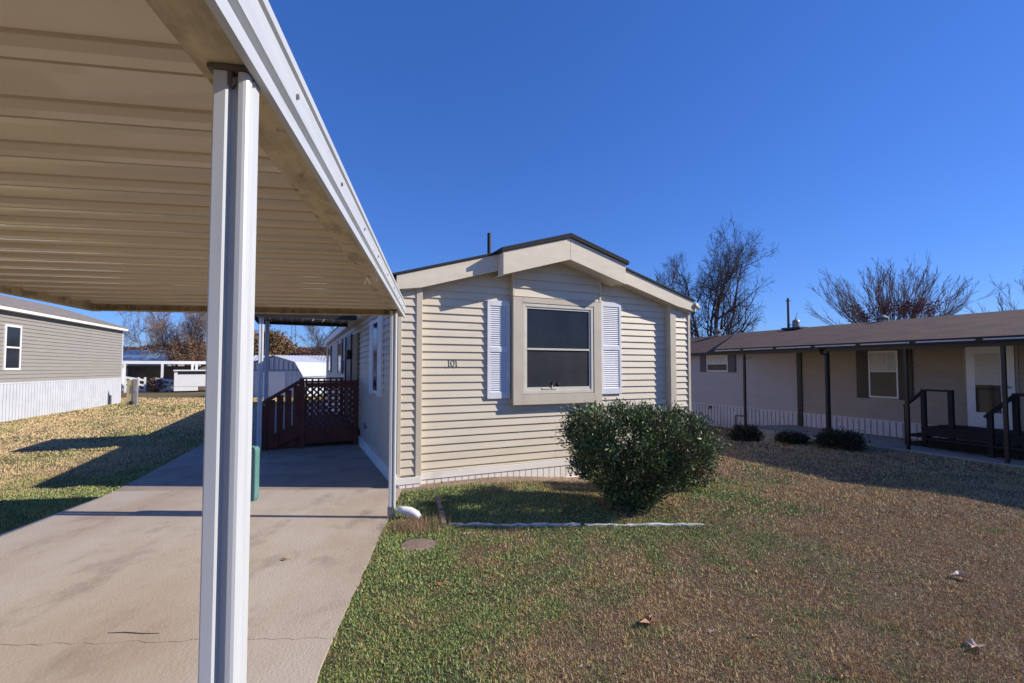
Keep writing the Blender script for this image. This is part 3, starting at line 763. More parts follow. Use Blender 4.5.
# neighbour entry deck
ND = empty('entry_steps', 'dark wooden entry deck with rails at the white door', 'deck', (NP[0], NP[1], 0), na)
mb = MB(); mb.box(-3.6, -.95, .07, 1.15, .34, .38); mb.box(-3.6, -.97, .09, 1.13, .20, .339); obj('platform', mb, M['wood_dark'], ND)
obj('tread', MB().box(-3.4, -1.1, 1.15, 1.42, .14, .18).box(-3.4, -1.1, 1.16, 1.19, .02, .141), M['wood_dark'], ND); obj('tread', MB().box(-.95, -.62, .15, 1.1, .14, .18), M['wood_dark'], ND)
obj('base', MB().box(-3.5, -.7, .12, 1.12, -.05, .02), M['wood_dark'], ND)
for x, y in ((-.98, 1.08), (-1.46, 1.08), (-.66, 1.08), (-2.45, 1.10), (-3.0, 1.10), (-2.18, 1.35), (-3.5, 1.1), (-3.5, .2)):
    zt_ = .80 if x in (-.66, -2.18) else 1.15
    obj('railing_post', MB().box(x-.04, x+.04, y-.04, y+.04, -.05, zt_), M['wood_dark'], ND)
for a_, b_, c_, d_ in (((-.62, 1.08, .80), (-1.0, 1.08, 1.17), .10, .04), ((-.95, 1.08, 1.17), (-1.5, 1.08, 1.17), .10, .04), ((-2.12, 1.38, .70), (-2.45, 1.10, 1.14), .10, .05), ((-2.42, 1.10, 1.15), (-3.55, 1.10, 1.15), .10, .05)):
    obj('rail', MB().beam(a_, b_, c_, d_), M['wood_dark'], ND)
# little pipe stand
c = NW(4.6, .45)
mb = MB().tube([(0, 0, -.45), (0, 0, .05), (.0, .0, .07), (.22, -.1, .07)], .02, 6); o = obj('utility_pipe', mb, M['black'], None); o.location = (c[0], c[1], 0)
tag(o, 'dark bent pipe standing before the neighbour home skirting', 'pipe')

# ------------------------------------------------------------------ LEFT HOME
la = R(90+20.6); LP = (-18.51, 22.32)
Lh = empty('taupe_mobile_home', 'taupe sided mobile home with white skirting on the left lawn', 'mobile home', (LP[0], LP[1], 0), la)
# local x runs away from us, so the wall spans x -12..0 ; local +y is behind
mb = MB(); mb.box(-12, 0, .02, 4.8, -.1, 3.44)
mb.yz([(.02, 3.44), (4.8, 3.44), (2.4, 4.28)], -12, -.02)
siding(mb, -12, -.03, 1.2, 3.43, .125, lambda x, d, z: (x, .02-d, z)); siding(mb, .05, 4.8, 1.2, 3.43, .125, lambda x, d, z: (d, x, z))
obj('wall', mb, M['lh_siding'], Lh)
mb = MB(); x = -12
while x < -.05:
    mb.box(x+.012, x+.145, .0, .018, -.1, 1.15); x += .16
mb.box(-12, 0, -.008, .03, 1.15, 1.20); mb.box(-.06, .03, -.012, .05, 1.2, 3.43); mb.box(.0, .03, .05, 4.8, -.1, 1.2)
obj('skirting', mb, mat('bluish white skirting', (.60,.62,.66), .6, col2=(.52,.54,.58), nscale=2), Lh)
mb = MB(); mb.box(-12.2, .0, -.20, -.17, 3.40, 3.53); mb.box(-12.2, .0, -.168, .02, 3.40, 3.42); obj('fascia', mb, M['white'], Lh)
mb = MB(); slope(mb, [(-12.3, -.22, 3.54), (-12.3, 2.4, 4.42), (.0, 2.4, 4.42), (.0, -.22, 3.54)], .03); slope(mb, [(-12.3, 5.0, 3.54), (.0, 5.0, 3.54), (.0, 2.4, 4.42), (-12.3, 2.4, 4.42)], .03)
obj('roof', mb, M['lh_roof'], Lh)
mb = MB()
def rb2(a, b, c, d, t, y0, y1): mb.box(a, a+t, y0, y1, c, d); mb.box(b-t, b, y0, y1, c, d); mb.box(a+t, b-t, y0, y1, c, c+t); mb.box(a+t, b-t, y0, y1, d-t, d)
rb2(-8.53, -7.72, 1.58, 3.0, .07, -.02, .02); mb.box(-8.46, -7.79, -.015, .02, 2.27, 2.32)
w_ = obj('window', mb, M['white'], Lh)
mb = MB().box(-8.46, -7.79, -.010, -.004, 1.65, 2.93); obj('pane', mb, M['glass'], w_)
mb = MB().box(-1.35, -1.03, -.03, -.001, .02, .42).box(-1.32, -1.06, -.04, -.031, .06, .38); obj('access_hatch', mb, M['grey'], Lh)
# utility pedestal
U = empty('utility_pedestal', 'yellowish board post with a grey meter post beside the taupe home', 'utility post', (-16.95, 21.1, 0), R(15))
mb = MB().box(-.24, -.02, -.03, .03, 0, 1.12); obj('board', mb, M['post_y'], U)
mb = MB().box(.0, .16, -.05, .05, 0, 1.16).box(.02, .14, -.08, -.051, .6, .95); obj('meter_post', mb, M['grey'], U)
mb = MB().box(-.1, .02, -.1, -.04, 0, .18); obj('junction_box', mb, M['black'], U)

# ------------------------------------------------------------------ FAR LEFT GROUP (white park buildings)
def px2(px, d): return (px-512)/470*d
Yf = 33.0
G = empty('white_carport_roof', 'long low white carport roof on posts across the far lawn', 'carport', (px2(160, Yf), Yf, 0), R(32))
def X(px): return px2(px, Yf)-px2(160, Yf)
def Z(py): return 1.65-(py-368)/470*Yf
mb = MB().box(X(121), X(199), 0, 3, Z(364), Z(361)); obj('roof', mb, M['white'], G)
for p in (132.5, 162, 187, 190.5): mb = MB().box(X(p)-.07, X(p)+.07, 0, .12, -.1, Z(364)); obj('post', mb, M['white'], G)
mb = MB().box(X(125), X(198), 2.6, 2.9, -.1, Z(366)+.0); obj('back_wall', mb, mat('grey brown wall', (.20,.165,.145), .8, col2=(.12,.10,.09), nscale=1.5), G)
mb = MB()
o = empty('white_railing', 'white board railing with square openings, descending to the right', 'railing', (px2(160, Yf), Yf-.6, 0), R(32))
for (p0, y0, p1, y1) in ((139, 377, 154, 380), (139, 386, 154, 390), (139, 382, 154, 385), (163, 378.5, 184, 382.5), (163, 388, 184, 391), (163, 383, 184, 386.5)):
    obj('rail', MB().beam((X(p0), 0, Z(y0)), (X(p1), 0, Z(y1)), .05, .14), M['white'], o)
for p in (139, 143, 149, 154, 163, 168, 173.5, 179, 184): obj('post', MB().box(X(p)-.06, X(p)+.06, -.03, .03, -.1, Z(377+max(0, (p-160)/6))), M['white'], o)

WB = empty('white_trailer', 'white trailer with a dark window band at the right end of the far carport', 'trailer', (px2(198, Yf), Yf-1, 0), R(32))
mb = MB().box(-.75, 1.6, 0, 2.4, -.1+.5, Z(371)); mb.box(-.75, .6, .02, 2.4, .1, .5); obj('body', mb, M['white'], WB)
mb = MB().box(-.55, 1.5, -.012, -.002, 1.22, 1.5); obj('window', mb, M['glass'], WB)
mb = MB().box(-.8, 1.7, -.1, 2.5, Z(371)+.002, Z(369.8)); obj('roof', mb, M['white'], WB)
WS = empty('white_shed_wall', 'white walled shed with a dark strip window beside the taupe home', 'shed', (px2(128, Yf), Yf-1.5, 0), R(32))
mb = MB().box(-1.0, .72, 0, 2, .55, 1.62).box(-1, .72, .3, 2, -.1, .548); obj('wall', mb, M['white'], WS)
mb = MB().box(-.6, .5, -.012, -.002, 1.62+.0, 1.9).box(-.95,.7,.1,1.9,1.621,1.95); obj('window', mb, M['glass'], WS)
BR = empty('blue_roofed_house', 'low house with a blue grey metal roof behind the white carport', 'house', (px2(145, 46), 46, 0))
mb = MB().box(-3.6, 2.2, 0, 5, -.2, 2.4); obj('wall', mb, M['grey'], BR)
mb = MB(); slope(mb, [(-3.9, -.4, 2.35), (2.4, -.4, 2.35), (1.9, 2.5, 3.5), (-3.9, 2.5, 3.5)], .05); obj('roof', mb, M['blue_roof'], BR)

# ------------------------------------------------------------------ SHED behind the deck
S = empty('barn_shed', 'pale gambrel roofed metal shed behind the red deck', 'shed', (px2(274, 27), 27, 0), R(-3))
hw = 1.70; kx = 1.26
prof = [(-hw, -.05), (-hw, 1.19), (-kx, 1.93), (0, 2.31), (kx, 1.93), (hw, 1.19), (hw, -.05)]
mb = MB().xz(prof, .03, 3.8)
for i in range(15):
    x = -hw+.06+i*.245
    if x < hw:
        zt_ = 1.19+(hw-abs(x))*1.68 if abs(x) > kx else 2.31-abs(x)*.30
        mb.box(x-.016, x+.016, .008, .031, 0, zt_-.05)
sw_ = obj('wall', mb, M['shed'], S)
for k_ in range(9):
    x = -1.12+k_*.28; obj('trim_strip', MB().box(x-.025, x+.025, -.004, .007, 1.58, 2.25-abs(x)*.32), M['shed_dark'], S)
obj('trim_strip', MB().box(-1.5, 1.5, -.012, .009, 1.50, 1.56), M['shed_dark'], S)
mb = MB().box(-.66, .70, -.01, .0095, .02, 1.42); obj('door', mb, M['white'], S)
rp = [(-hw-.04, 1.15), (-kx-.02, 1.96), (0, 2.35), (kx+.02, 1.96), (hw+.07, 1.15)]
mb = MB().xz(rp+[(p[0], p[1]+.045) for p in rp[::-1]], -.10, 3.9); obj('roof', mb, M['galv'], S)
Yb = 38
LB = empty('metal_roofed_building', 'long low building with a pale ribbed metal roof behind the barn shed', 'building', (px2(300, Yb), Yb, 0), R(14))
mb = MB().box(-3.8, 6, 0, 5, -.1, 1.62); obj('wall', mb, mat('tan block wall', (.42,.36,.28), .8, col2=(.36,.31,.24), nscale=2), LB)
mb = MB(); slope(mb, [(-4, -.3, 1.66), (6.2, -.3, 1.66), (6.2, 2.5, 2.72), (-4, 2.5, 2.72)], .04)
for i in range(38):
    x = -3.9+i*.265; slope(mb, [(x, -.31, 1.70), (x+.05, -.31, 1.70), (x+.05, 2.5, 2.76), (x, 2.5, 2.76)], .03)
obj('roof', mb, M['galv'], LB)

# ------------------------------------------------------------------ TREES
def grow(rr, T, Cw, p, d, ln, rad, lvl, maxl, P):
    """recursive limb; T trunk/limb mesh, Cw twig mesh"""
    nseg = P['seg'][min(lvl, len(P['seg'])-1)]
    pts = [p]; rads = [rad]; cur = p.copy(); dd = d.copy(); r = rad
    endr = rad*P['taper']
    for i in range(nseg):
        w = P['wob'][min(lvl, len(P['wob'])-1)]
        dd = (dd + Vector((rr.gauss(0, w), rr.gauss(0, w), rr.gauss(0, w*.7)+P['up'][min(lvl, len(P['up'])-1)]))).normalized()
        cur = cur+dd*ln/nseg; pts.append(cur.copy()); rads.append(rad+(endr-rad)*(i+1)/nseg)
    n = 9 if lvl == 0 else (6 if lvl == 1 else (4 if lvl == 2 else 3))
    tgt = T if lvl <= P.get('tl', 1) else Cw
    tgt.tube(pts, [max(q_, P.get('rmin', .010)*(1, 1, .9, .55, .42)[min(lvl, 4)]) for q_ in rads], n, cap=False)
    tips = [cur]
    P['tips'].append((cur.copy(), lvl))
    if lvl >= maxl: return
    nc = P['kids'][min(lvl, len(P['kids'])-1)]
    for k in range(nc):
        t = P['t0'][min(lvl, len(P['t0'])-1)] + (1-P['t0'][min(lvl, len(P['t0'])-1)])*((k+rr.random())/nc)
        i = min(int(t*nseg), nseg-1); f = t*nseg-i
        q = pts[i].lerp(pts[i+1], f); ax = (pts[i+1]-pts[i]).normalized()
        perp = ax.orthogonal().normalized(); perp.rotate(Matrix.Rotation(rr.uniform(0, 2*math.pi), 3, ax))
        ang = R(rr.uniform(*P['ang'][min(lvl, len(P['ang'])-1)]))
        nd = ax*math.cos(ang)+perp*math.sin(ang)
        rl = rads[i]
        grow(rr, T, Cw, q, nd, ln*rr.uniform(*P['len'][min(lvl, len(P['len'])-1)])*(1-.35*t), min(rl*.9, rl*rr.uniform(.45, .7)), lvl+1, maxl, P)
def leaves(rr, centers, n, spread, size, cols, m, name, parent):
    r = np.random.RandomState(rr.randint(0, 9999)); c = np.array(centers)
    idx = r.randint(0, len(c), n); p = c[idx] + r.normal(0, spread, (n, 3))
    a = r.normal(0, 1, (n, 3)); a /= np.linalg.norm(a, axis=1)[:, None]; b = r.normal(0, 1, (n, 3)); b -= a*(a*b).sum(1)[:, None]; b /= np.linalg.norm(b, axis=1)[:, None]
    s = size*(.6+.8*r.rand(n))[:, None]
    V = np.stack([p-a*s, p-b*s*.6, p+a*s, p+b*s*.6], 1).reshape(-1, 3); F = np.arange(len(V)).reshape(-1, 4)
    cc = np.array(cols); k = cc[r.randint(0, len(cc), n)]*(.7+.6*r.rand(n))[:, None]
    return np_obj(name, V, F, m, parent, colors=np.repeat(k, 4, 0))
def bare_tree(name, label, loc, seed, height, P, bark, leafspec=None, maxl=5, group=None, scale=(1, 1, 1), fit=None, lw=99):
    rr = random.Random(seed); T = MB(); Cw = MB(); P = dict(P); P['tips'] = []
    root = empty(name, label, 'tree', loc, 0, group)
    for (off, d, lf, rf_) in P['stems']:
        grow(rr, T, Cw, Vector(off), Vector(d).normalized(), height*lf, height*rf_, 0, maxl, P)
    zm = max(v[2] for v in Cw.v); xw = np.percentile([abs(v[0]) for v in Cw.v], 99)
    if fit: scale = (fit[1]/xw, fit[1]/xw, fit[0]/zm)
    for mbx in (T, Cw): mbx.v = [(v[0]*scale[0], v[1]*scale[1], v[2]*scale[2]) for v in mbx.v]
    obj('trunk', T, bark, root, smooth=True); cr = obj('crown', Cw, P.get('twig', bark), root)
    if leafspec:
        lo, hi, n, sp, sz, cols = leafspec
        tips = [(t.x*scale[0], t.y*scale[1], t.z*scale[2]) for t, l in P['tips'] if lo < t.z*scale[2] < hi and l >= 2 and abs(t.x*scale[0]) < lw]
        if tips: leaves(rr, tips, n, sp, sz, cols, M['tint'], 'leaves', cr)
    print(name, len(T.f), len(Cw.f), max(v[2] for v in Cw.v), min(v[0] for v in Cw.v), max(v[0] for v in Cw.v))
    return root
def stems(rr_seed, n, spread, ln, rad, base=(0, 0, 0), jit=.25):
    q = random.Random(rr_seed); out = []
    for i in range(n):
        a = R(-spread+2*spread*(i+.5)/n+q.uniform(-4, 4)); yv = q.uniform(-jit, jit)
        out.append(((base[0]+.12*math.sin(a), base[1]+yv*.2, base[2]), (math.sin(a), yv, math.cos(a)), ln*q.uniform(.90, 1.04), rad*q.uniform(.7, 1.15)))
    return out
oak = dict(seg=[9, 7, 6, 5, 4], wob=[.10, .16, .17, .18, .2], up=[.05, .07, .05, .03, .03], taper=.25, kids=[11, 7, 6, 3], t0=[.25, .15, .15, .15],
           ang=[(28, 58), (25, 60), (25, 60), (25, 60)], len=[(.38, .60), (.42, .68), (.42, .7), (.5, .8)], stems=stems(5, 6, 30, .86, .020), twig=M['bark'], tl=1, rmin=.015)
bare_tree('bare_oak', 'tall bare oak with spreading limbs behind the brown roof, beside the cream gable', (14.2, 34, -.2), 12, 11.0, oak, M['bark'], maxl=4, fit=(12.9, 4.4))
small = dict(oak, stems=stems(2, 3, 16, .85, .011), kids=[9, 7, 5, 4])
bare_tree('bare_tree', 'faint bare tree showing just above the right end of the cream roof', (11.9, 42, 0), 5, 10.0, dict(small, twig=M['bark_pale']), M['bark_pale'], maxl=4, fit=(10.3, 3.6))
fan = dict(seg=[8, 6, 5, 4, 3], wob=[.035, .05, .07, .1, .1], up=[.02, .04, .04, .04, .03], taper=.22, kids=[6, 5, 3, 2], t0=[.25, .2, .2, .2], tl=0,
           ang=[(8, 20), (10, 24), (12, 30), (20, 40)], len=[(.32, .52), (.4, .62), (.4, .65), (.4, .6)],
           stems=[((0, 0, 0), (0, 0, 1), .36, .024)]+stems(13, 42, 60, .80, .0066, (0, 0, 2.9), .35), rmin=.010, twig=M['bark_pale'])
bare_tree('fan_shaped_tree', 'wide fan shaped bare tree with a few red leaves behind the brown roof', (26.1, 32, 0), 4, 8.3, fan, M['bark_pale'],
          (4.7, 6.1, 3000, .16, .06, [(.26, .05, .03), (.34, .08, .035), (.16, .04, .025)]), maxl=4, fit=(9.7, 5.2), lw=2.6)
edge_t = dict(fan, stems=[((0, 0, 0), (0, 0, 1), .36, .02)]+stems(6, 9, 60, .7, .008, (0, 0, 2.4), .4))
bare_tree('bare_tree', 'bare twiggy tree at the right edge of the view', (34.3, 30, 0), 9, 7.8, edge_t, M['bark_pale'], maxl=4, fit=(8.4, 3.6))
leftP = dict(oak, stems=stems(8, 6, 48, .8, .016), twig=M['bark_pale'], kids=[11, 7, 6, 4], rmin=.014)
bare_tree('autumn_tree', 'spreading half bare tree with orange lower leaves behind the white carport', (px2(184, 44), 44, 0), 21, 8.6, leftP, M['bark_pale'],
          (1.2, 4.0, 7000, .22, .055, [(.30, .13, .05), (.34, .17, .06), (.18, .10, .06), (.15, .09, .07)]), maxl=4, fit=(9.0, 3.6))
bare_tree('bare_tree', 'slender bare tree behind the blue grey roof', (px2(146, 47), 47, 0), 31, 8.8, dict(small, twig=M['bark_pale'], rmin=.018), M['bark_pale'], maxl=4, fit=(9.2, 2.3))
bare_tree('bare_tree', 'bare tree seen above the ribbed metal roof under the porch cover', (px2(319, 42), 42, 0), 44, 8.5, small, M['bark'],
          (1.2, 3.3, 1600, .25, .05, [(.22, .10, .07), (.16, .09, .07)]), maxl=4, fit=(7.6, 2.8))
def crown_tree(name, label, loc, h, w, cols, seed, n=14000):
    root = empty(name, label, 'tree', loc); rr = random.Random(seed)
    T = MB().tube([(0, 0, 0), (.1, 0, h*.3), (0, .1, h*.7)], [h*.04, h*.03, h*.01], 7)
    cs = []
    for i in range(90):
        a = rr.uniform(0, 6.28); e = rr.uniform(-.4, 1); q = (1-e*e*.8)**.5*rr.uniform(.55, 1)
        c_ = (w*q*math.cos(a), w*q*math.sin(a), h*.5+e*h*.48); cs.append(c_)
        if i % 6 == 0: T.tube([(0, 0, h*.3), (c_[0]*.5, c_[1]*.5, c_[2]*.75), c_], [h*.012, h*.008, .01], 5)
    obj('trunk', T, M['bark'], root); leaves(rr, cs, n, w*.11, .13, cols, M['tint'], 'crown', root)
crown_tree('autumn_tree', 'round brown autumn tree behind the barn shed', (px2(264, 62), 62, 0), 6.1, 4.0, [(.24, .15, .07), (.30, .17, .08), (.15, .13, .06), (.20, .10, .06)], 3)
crown_tree('autumn_tree', 'low rusty tree behind the ribbed metal roof', (px2(312, 55), 55, 0), 3.7, 2.8, [(.26, .12, .08), (.20, .10, .08), (.22, .14, .09)], 8, 8000)
# distant woods
def woods():
    r = np.random.RandomState(5); n = 60000
    x = r.uniform(-150, 5, n); h = 5.0+2.2*fnoise(x, x*0, .08, 3)+1.6*fnoise(x, x*0, .6, 8); y = 120+r.uniform(-3, 6, n); z = h*r.rand(n)**.6
    p = np.stack([x, y, z], 1); a = r.normal(0, 1, (n, 3)); a /= np.linalg.norm(a, axis=1)[:, None]; b = np.cross(a, r.normal(0, 1, (n, 3))); b /= np.linalg.norm(b, axis=1)[:, None]
    s = .42
    V = np.stack([p-a*s, p-b*s*.5, p+a*s, p+b*s*.5], 1).reshape(-1, 3)
    cols = np.array([(.15, .11, .09), (.18, .12, .08), (.12, .11, .07)])[r.randint(0, 3, n)]
    o = np_obj('distant_woods', V, np.arange(len(V)).reshape(-1, 4), M['tint'], colors=np.repeat(cols, 4, 0))
    tag(o, 'distant band of leafless brown woods on the horizon', 'woods', kind='stuff')
woods()
# utility pole with transformer; lattice tower
UP = empty('utility_pole', 'utility pole with a grey transformer above the brown roof', 'utility pole', (35.4, 60, 0))
mb = MB().tube([(0, 0, 0), (0, 0, 10.6)], [.19, .13], 10).box(-.3, .3, -.05, .05, 10.2, 10.3); obj('pole', mb, M['bark'], UP)
mb = MB().lathe([(.1, 0), (.42, .1), (.42, 1.0), (.35, 1.15), (.06, 1.3), (.05, 1.6)], (.95, 0, 6.6), 14).box(.15, .6, -.04, .04, 7.1, 7.2).tube([(1.0,0,8.0),(1.15,0,8.9)],.03,5)
obj('transformer', mb, M['steel'], UP)
TW = empty('lattice_tower', 'thin lattice radio tower far beyond the barn shed', 'tower', (px2(294, 110), 110, 0))
mb = MB(); hw_ = .55; Ht = 14.5
for sx, sy in ((-1, -1), (1, -1), (0, 1)): mb.tube([(sx*hw_, sy*hw_, 0), (sx*hw_*.8, sy*hw_*.8, Ht)], .05, 5)
for i in range(12):
    z = i*1.2; mb.tube([(-hw_, -hw_, z), (hw_, -hw_, z+1.2)], .03, 4); mb.tube([(hw_, -hw_, z), (0, hw_, z+1.2)], .03, 4)
obj('mast', mb, M['steel'], TW)

# ------------------------------------------------------------------ SHRUBS
def shrub(name, label, loc, prof, n, seed, leaf=.021, cols=None, cat='shrub', ctr=(0, 0), group=None, stems=26, twigs=True):
    """prof: list of (z, radius) envelope"""
    root = empty(name, label, cat, loc, 0, group); r = np.random.RandomState(seed)
    zs = np.array([p[0] for p in prof]); rs = np.array([p[1] for p in prof])
    # clump centres
    ncl = 420
    cz = r.uniform(zs[1], zs[-1]-.03, ncl); ca = r.uniform(0, 2*np.pi, ncl); rad = np.interp(cz, zs, rs)
    wob = 1+.12*np.sin(ca*3+seed)+.10*np.sin(ca*5+cz*6+seed*2)+.10*np.sin(ca*9+cz*11)
    q = (.45+.55*r.rand(ncl)**.45)*rad*wob
    C = np.stack([q*np.cos(ca)+ctr[0], q*np.sin(ca)+ctr[1], cz], 1)
    idx = r.randint(0, ncl, n); sp = .038+.040*r.rand(ncl)
    p = C[idx]+r.normal(0, 1, (n, 3))*sp[idx][:, None]*np.array([1, 1, .85])
    k = p[:, 2] > .05; p = p[k]; idx = idx[k]; n = len(p)
    out = p-np.array([ctr[0], ctr[1], zs[-1]*.35]); out /= np.linalg.norm(out, axis=1)[:, None]+1e-6
    a = out*.8+r.normal(0, .55, (n, 3))+np.array([0, 0, .25]); a /= np.linalg.norm(a, axis=1)[:, None]
    b = np.cross(a, r.normal(0, 1, (n, 3))); b /= np.linalg.norm(b, axis=1)[:, None]; nn = np.cross(a, b)
    s = leaf*(.6+.8*r.rand(n))[:, None]
    V = np.stack([p, p+a*s-b*s*.42+nn*s*.12, p+a*s*2, p+a*s+b*s*.42+nn*s*.12], 1).reshape(-1, 3)
    cl = np.array(cols or [(.095, .135, .045), (.13, .175, .06), (.07, .105, .045), (.22, .26, .13)])
    cc = cl[r.randint(0, len(cl), n)]*(.7+.6*r.rand(ncl))[idx][:, None]
    red = (r.rand(ncl)[idx] < .10) & (r.rand(n) < .6); cc[red] = np.array([.17, .085, .05])
    np_obj('foliage', V, np.arange(len(V)).reshape(-1, 4), M['leaf_bush'], root, colors=np.repeat(cc, 4, 0))
    mb = MB(); rr = random.Random(seed)
    for i in range(stems):
        t = C[rr.randrange(ncl)]; a_ = rr.uniform(0, 6.28); s0 = Vector((ctr[0]*.3+.05*math.cos(a_), ctr[1]*.3+.05*math.sin(a_), -.03)); e = Vector(t)
        m_ = s0.lerp(e, .5)+Vector((rr.uniform(-.05, .05), rr.uniform(-.05, .05), .05))
        mb.tube([s0, m_, e], [.012, .008, .003], 5)
    # spiky shoots poking past the outline
    for i in range(stems*4 if twigs else 0):
        t = Vector(C[rr.randrange(ncl)]); o_ = (t-Vector((ctr[0], ctr[1], zs[-1]*.3))).normalized()
        mb.tube([t, t+o_*rr.uniform(.04, .11)+Vector((0, 0, rr.uniform(0, .05)))], [.003, .0012], 3)
    obj('stems', mb, M['bark'], root)
    return root
shrub('evergreen_shrub', 'large rounded evergreen shrub before the cream home window', (1.42, 5.62, -.03),
      [(0, .10), (.12, .14), (.30, .34), (.50, .60), (.75, .75), (.95, .76), (1.10, .64), (1.19, .45)], 66000, 3, leaf=.019)
shrub('evergreen_shrub', 'smaller dark shrub behind the right side of the large one', (2.44, 6.85, -.08),
      [(0, .15), (.12, .30), (.4, .40), (.7, .40), (.95, .30), (1.04, .18)], 17000, 8, leaf=.019)
for (x, y, w_, h_, l_) in ((5.98, 12.1, .30, .40, 'dark low shrub beside the leftmost porch post of the long home'), (6.5, 11.0, .24, .20, 'smallest dark shrub, between two others before the porch slab'), (7.05, 10.15, .36, .36, 'widest dark shrub, before the second porch post and its downspout')):
    shrub('low_shrub', l_, (x, y, float(gz(x, y))-.02), [(0, w_*.6), (.08, w_), (h_*.6, w_), (h_, w_*.5)], 5000, int(x*10), leaf=.025, cols=[(.03, .045, .02), (.045, .06, .025), (.025, .035, .02)], group='low shrubs along the long home porch', stems=8)
shrub('winter_bush', 'bare brown bush among the far white railings', (px2(157, 32), 32, 0), [(0, .15), (.2, .35), (.6, .4), (.9, .2)], 900, 17, leaf=.05, cols=[(.2, .12, .09), (.25, .14, .1), (.16, .1, .08)], stems=30)

# ------------------------------------------------------------------ YARD DETAILS
# white painted edging
def edging(name, label, pts, w, h, m, seed):
    rr = random.Random(seed); mb = MB(); ring = []
    for i, (x, y) in enumerate(pts):
        z = float(gz(x, y))-.012; hh = h*(.75+.5*rr.random()); ww = w*(.8+.4*rr.random())
        ring.append([(x, y-ww/2, z-.03), (x, y-ww/2+.006, z+hh), (x, y+ww/2-.006, z+hh*(.8+.3*rr.random())), (x, y+ww/2, z-.03)])
    for r_ in ring: mb.v += r_
    for i in range(len(ring)-1):
        for k in range(3): mb.f.append((4*i+k, 4*i+k+1, 4*i+5+k, 4*i+4+k))
    mb.f.append((0, 1, 2, 3)); m4 = 4*(len(ring)-1); mb.f.append((m4+3, m4+2, m4+1, m4))
    o = obj(name, mb, m); tag(o, label, 'garden edging'); return o
rr = random.Random(2)
P1 = [(-.66+i*.06, 5.02-.035*math.sin(i/24*math.pi)+rr.uniform(-.006, .006)) for i in range(24)]
P2 = [(.76+i*.06, 5.0+.008*i*.06+rr.uniform(-.006, .006)) for i in range(22)]
edging('garden_edging', 'peeling white edging strip on the grass, left of the shrub foot', P1, .055, .032, M['timber_w'], 1)
edging('garden_edging', 'peeling white edging strip on the grass, below and right of the shrub', P2, .05, .024, M['timber_w'], 2)
mb = MB()
mb.beam((-.93, 5.9, .03), (-.80, 5.35, .03), .04, .09); mb.beam((-.79, 5.33, .02), (-.70, 4.92, .02), .045, .07)
o = obj('garden_edging', mb, M['stone']); tag(o, 'short grey brown edging running back toward the cream home', 'garden edging')
# stepping disc
mb = MB(); n_ = 30
mb.lathe([(.165, -.04), (.172, .0), (.165, .012), (.12, .016)], (-.87, 4.46, -.01), 30)
o = obj('stepping_stone', mb, M['stone']); tag(o, 'round brown stepping stone sunk in the grass near the far post', 'stepping stone')
# dry tuft
def tuft(label, cx, cy, rx, ry, n, h, cols, seed):
    r = np.random.RandomState(seed); x = cx+r.normal(0, rx, n); y = cy+r.normal(0, ry, n); z = gz(x, y)-.01
    a = r.uniform(0, 6.28, n); le = np.abs(r.normal(.4, .35, n)); L = h*(.4+.8*r.rand(n)); w = .0022
    b = r.uniform(0, 6.28, n)
    V = np.stack([np.stack([x-w*np.cos(b), y-w*np.sin(b), z], 1), np.stack([x+w*np.cos(b), y+w*np.sin(b), z], 1),
                  np.stack([x+L*np.sin(le)*np.cos(a), y+L*np.sin(le)*np.sin(a), z+L*np.cos(le)], 1)], 1).reshape(-1, 3)
    cc = np.array(cols)[r.randint(0, len(cols), n)]*(.7+.6*r.rand(n))[:, None]
    o = np_obj('dry_grass_tuft', V, np.arange(len(V)).reshape(-1, 3), M['grass'], colors=np.repeat(cc, 3, 0)); tag(o, label, 'grass tuft')
tuft('tall reddish dry grass tuft around the far carport post foot', -1.02, 4.93, .13, .10, 2600, .10, [(.42, .25, .17), (.36, .20, .13), (.48, .33, .22), (.16, .2, .07)], 1)
tuft('straggly green brown tuft beside the short stone edging', -.80, 5.0, .08, .14, 900, .11, [(.25, .22, .09), (.16, .2, .06), (.42, .33, .2)], 2)
tuft('thin leaf litter and dry stalks under the large evergreen shrub', 1.40, 5.55, .30, .12, 1500, .035, [(.20, .12, .08), (.28, .18, .11), (.14, .09, .06)], 5)
# fallen leaves
def leafmesh(rr, s, lob):
    mb = MB(); n_ = lob*2; pts = []
    for i in range(n_):
        a = 2*math.pi*i/n_; r_ = s*(1 if i % 2 == 0 else .38)*rr.uniform(.7, 1.15)
        pts.append((r_*math.cos(a), r_*math.sin(a)*.7, s*.35*abs(math.sin(a*1.5+rr.random()))+.004))
    mb.add([(0, 0, .008)]+pts, [(0, i+1, (i+1) % n_+1) for i in range(n_)])
    mb.tube([(0, 0, .008), (-s*1.2, -.1*s, .02)], .0015, 4); return mb
LV = [(.89, 3.09, .10, 'leaf_dry', 7, 'largest curled rust brown leaf on the front lawn'), (2.72, 2.83, .08, 'leaf_pale', 5, 'pale star shaped leaf near the lower right lawn corner'),
      (3.52, 3.75, .10, 'leaf_pale', 3, 'long pale curled leaf on the right lawn'), (-.55, 3.63, .035, 'leaf_or', 5, 'small orange leaf on the grass near the driveway edge'),
      (-1.94, 4.08, .045, 'leaf_dry', 3, 'dark dry leaf scrap on the driveway right of the near post'), (-.45, 4.7, .06, 'leaf_pale', 3, 'pale twisted leaf just below the white edging'),
      (-.28, 3.5, .03, 'leaf_dry', 5, 'small dark leaf beside the orange one'), (1.25, 3.0, .03, 'leaf_pale', 5, 'little grey leaf beside the large rust one')]
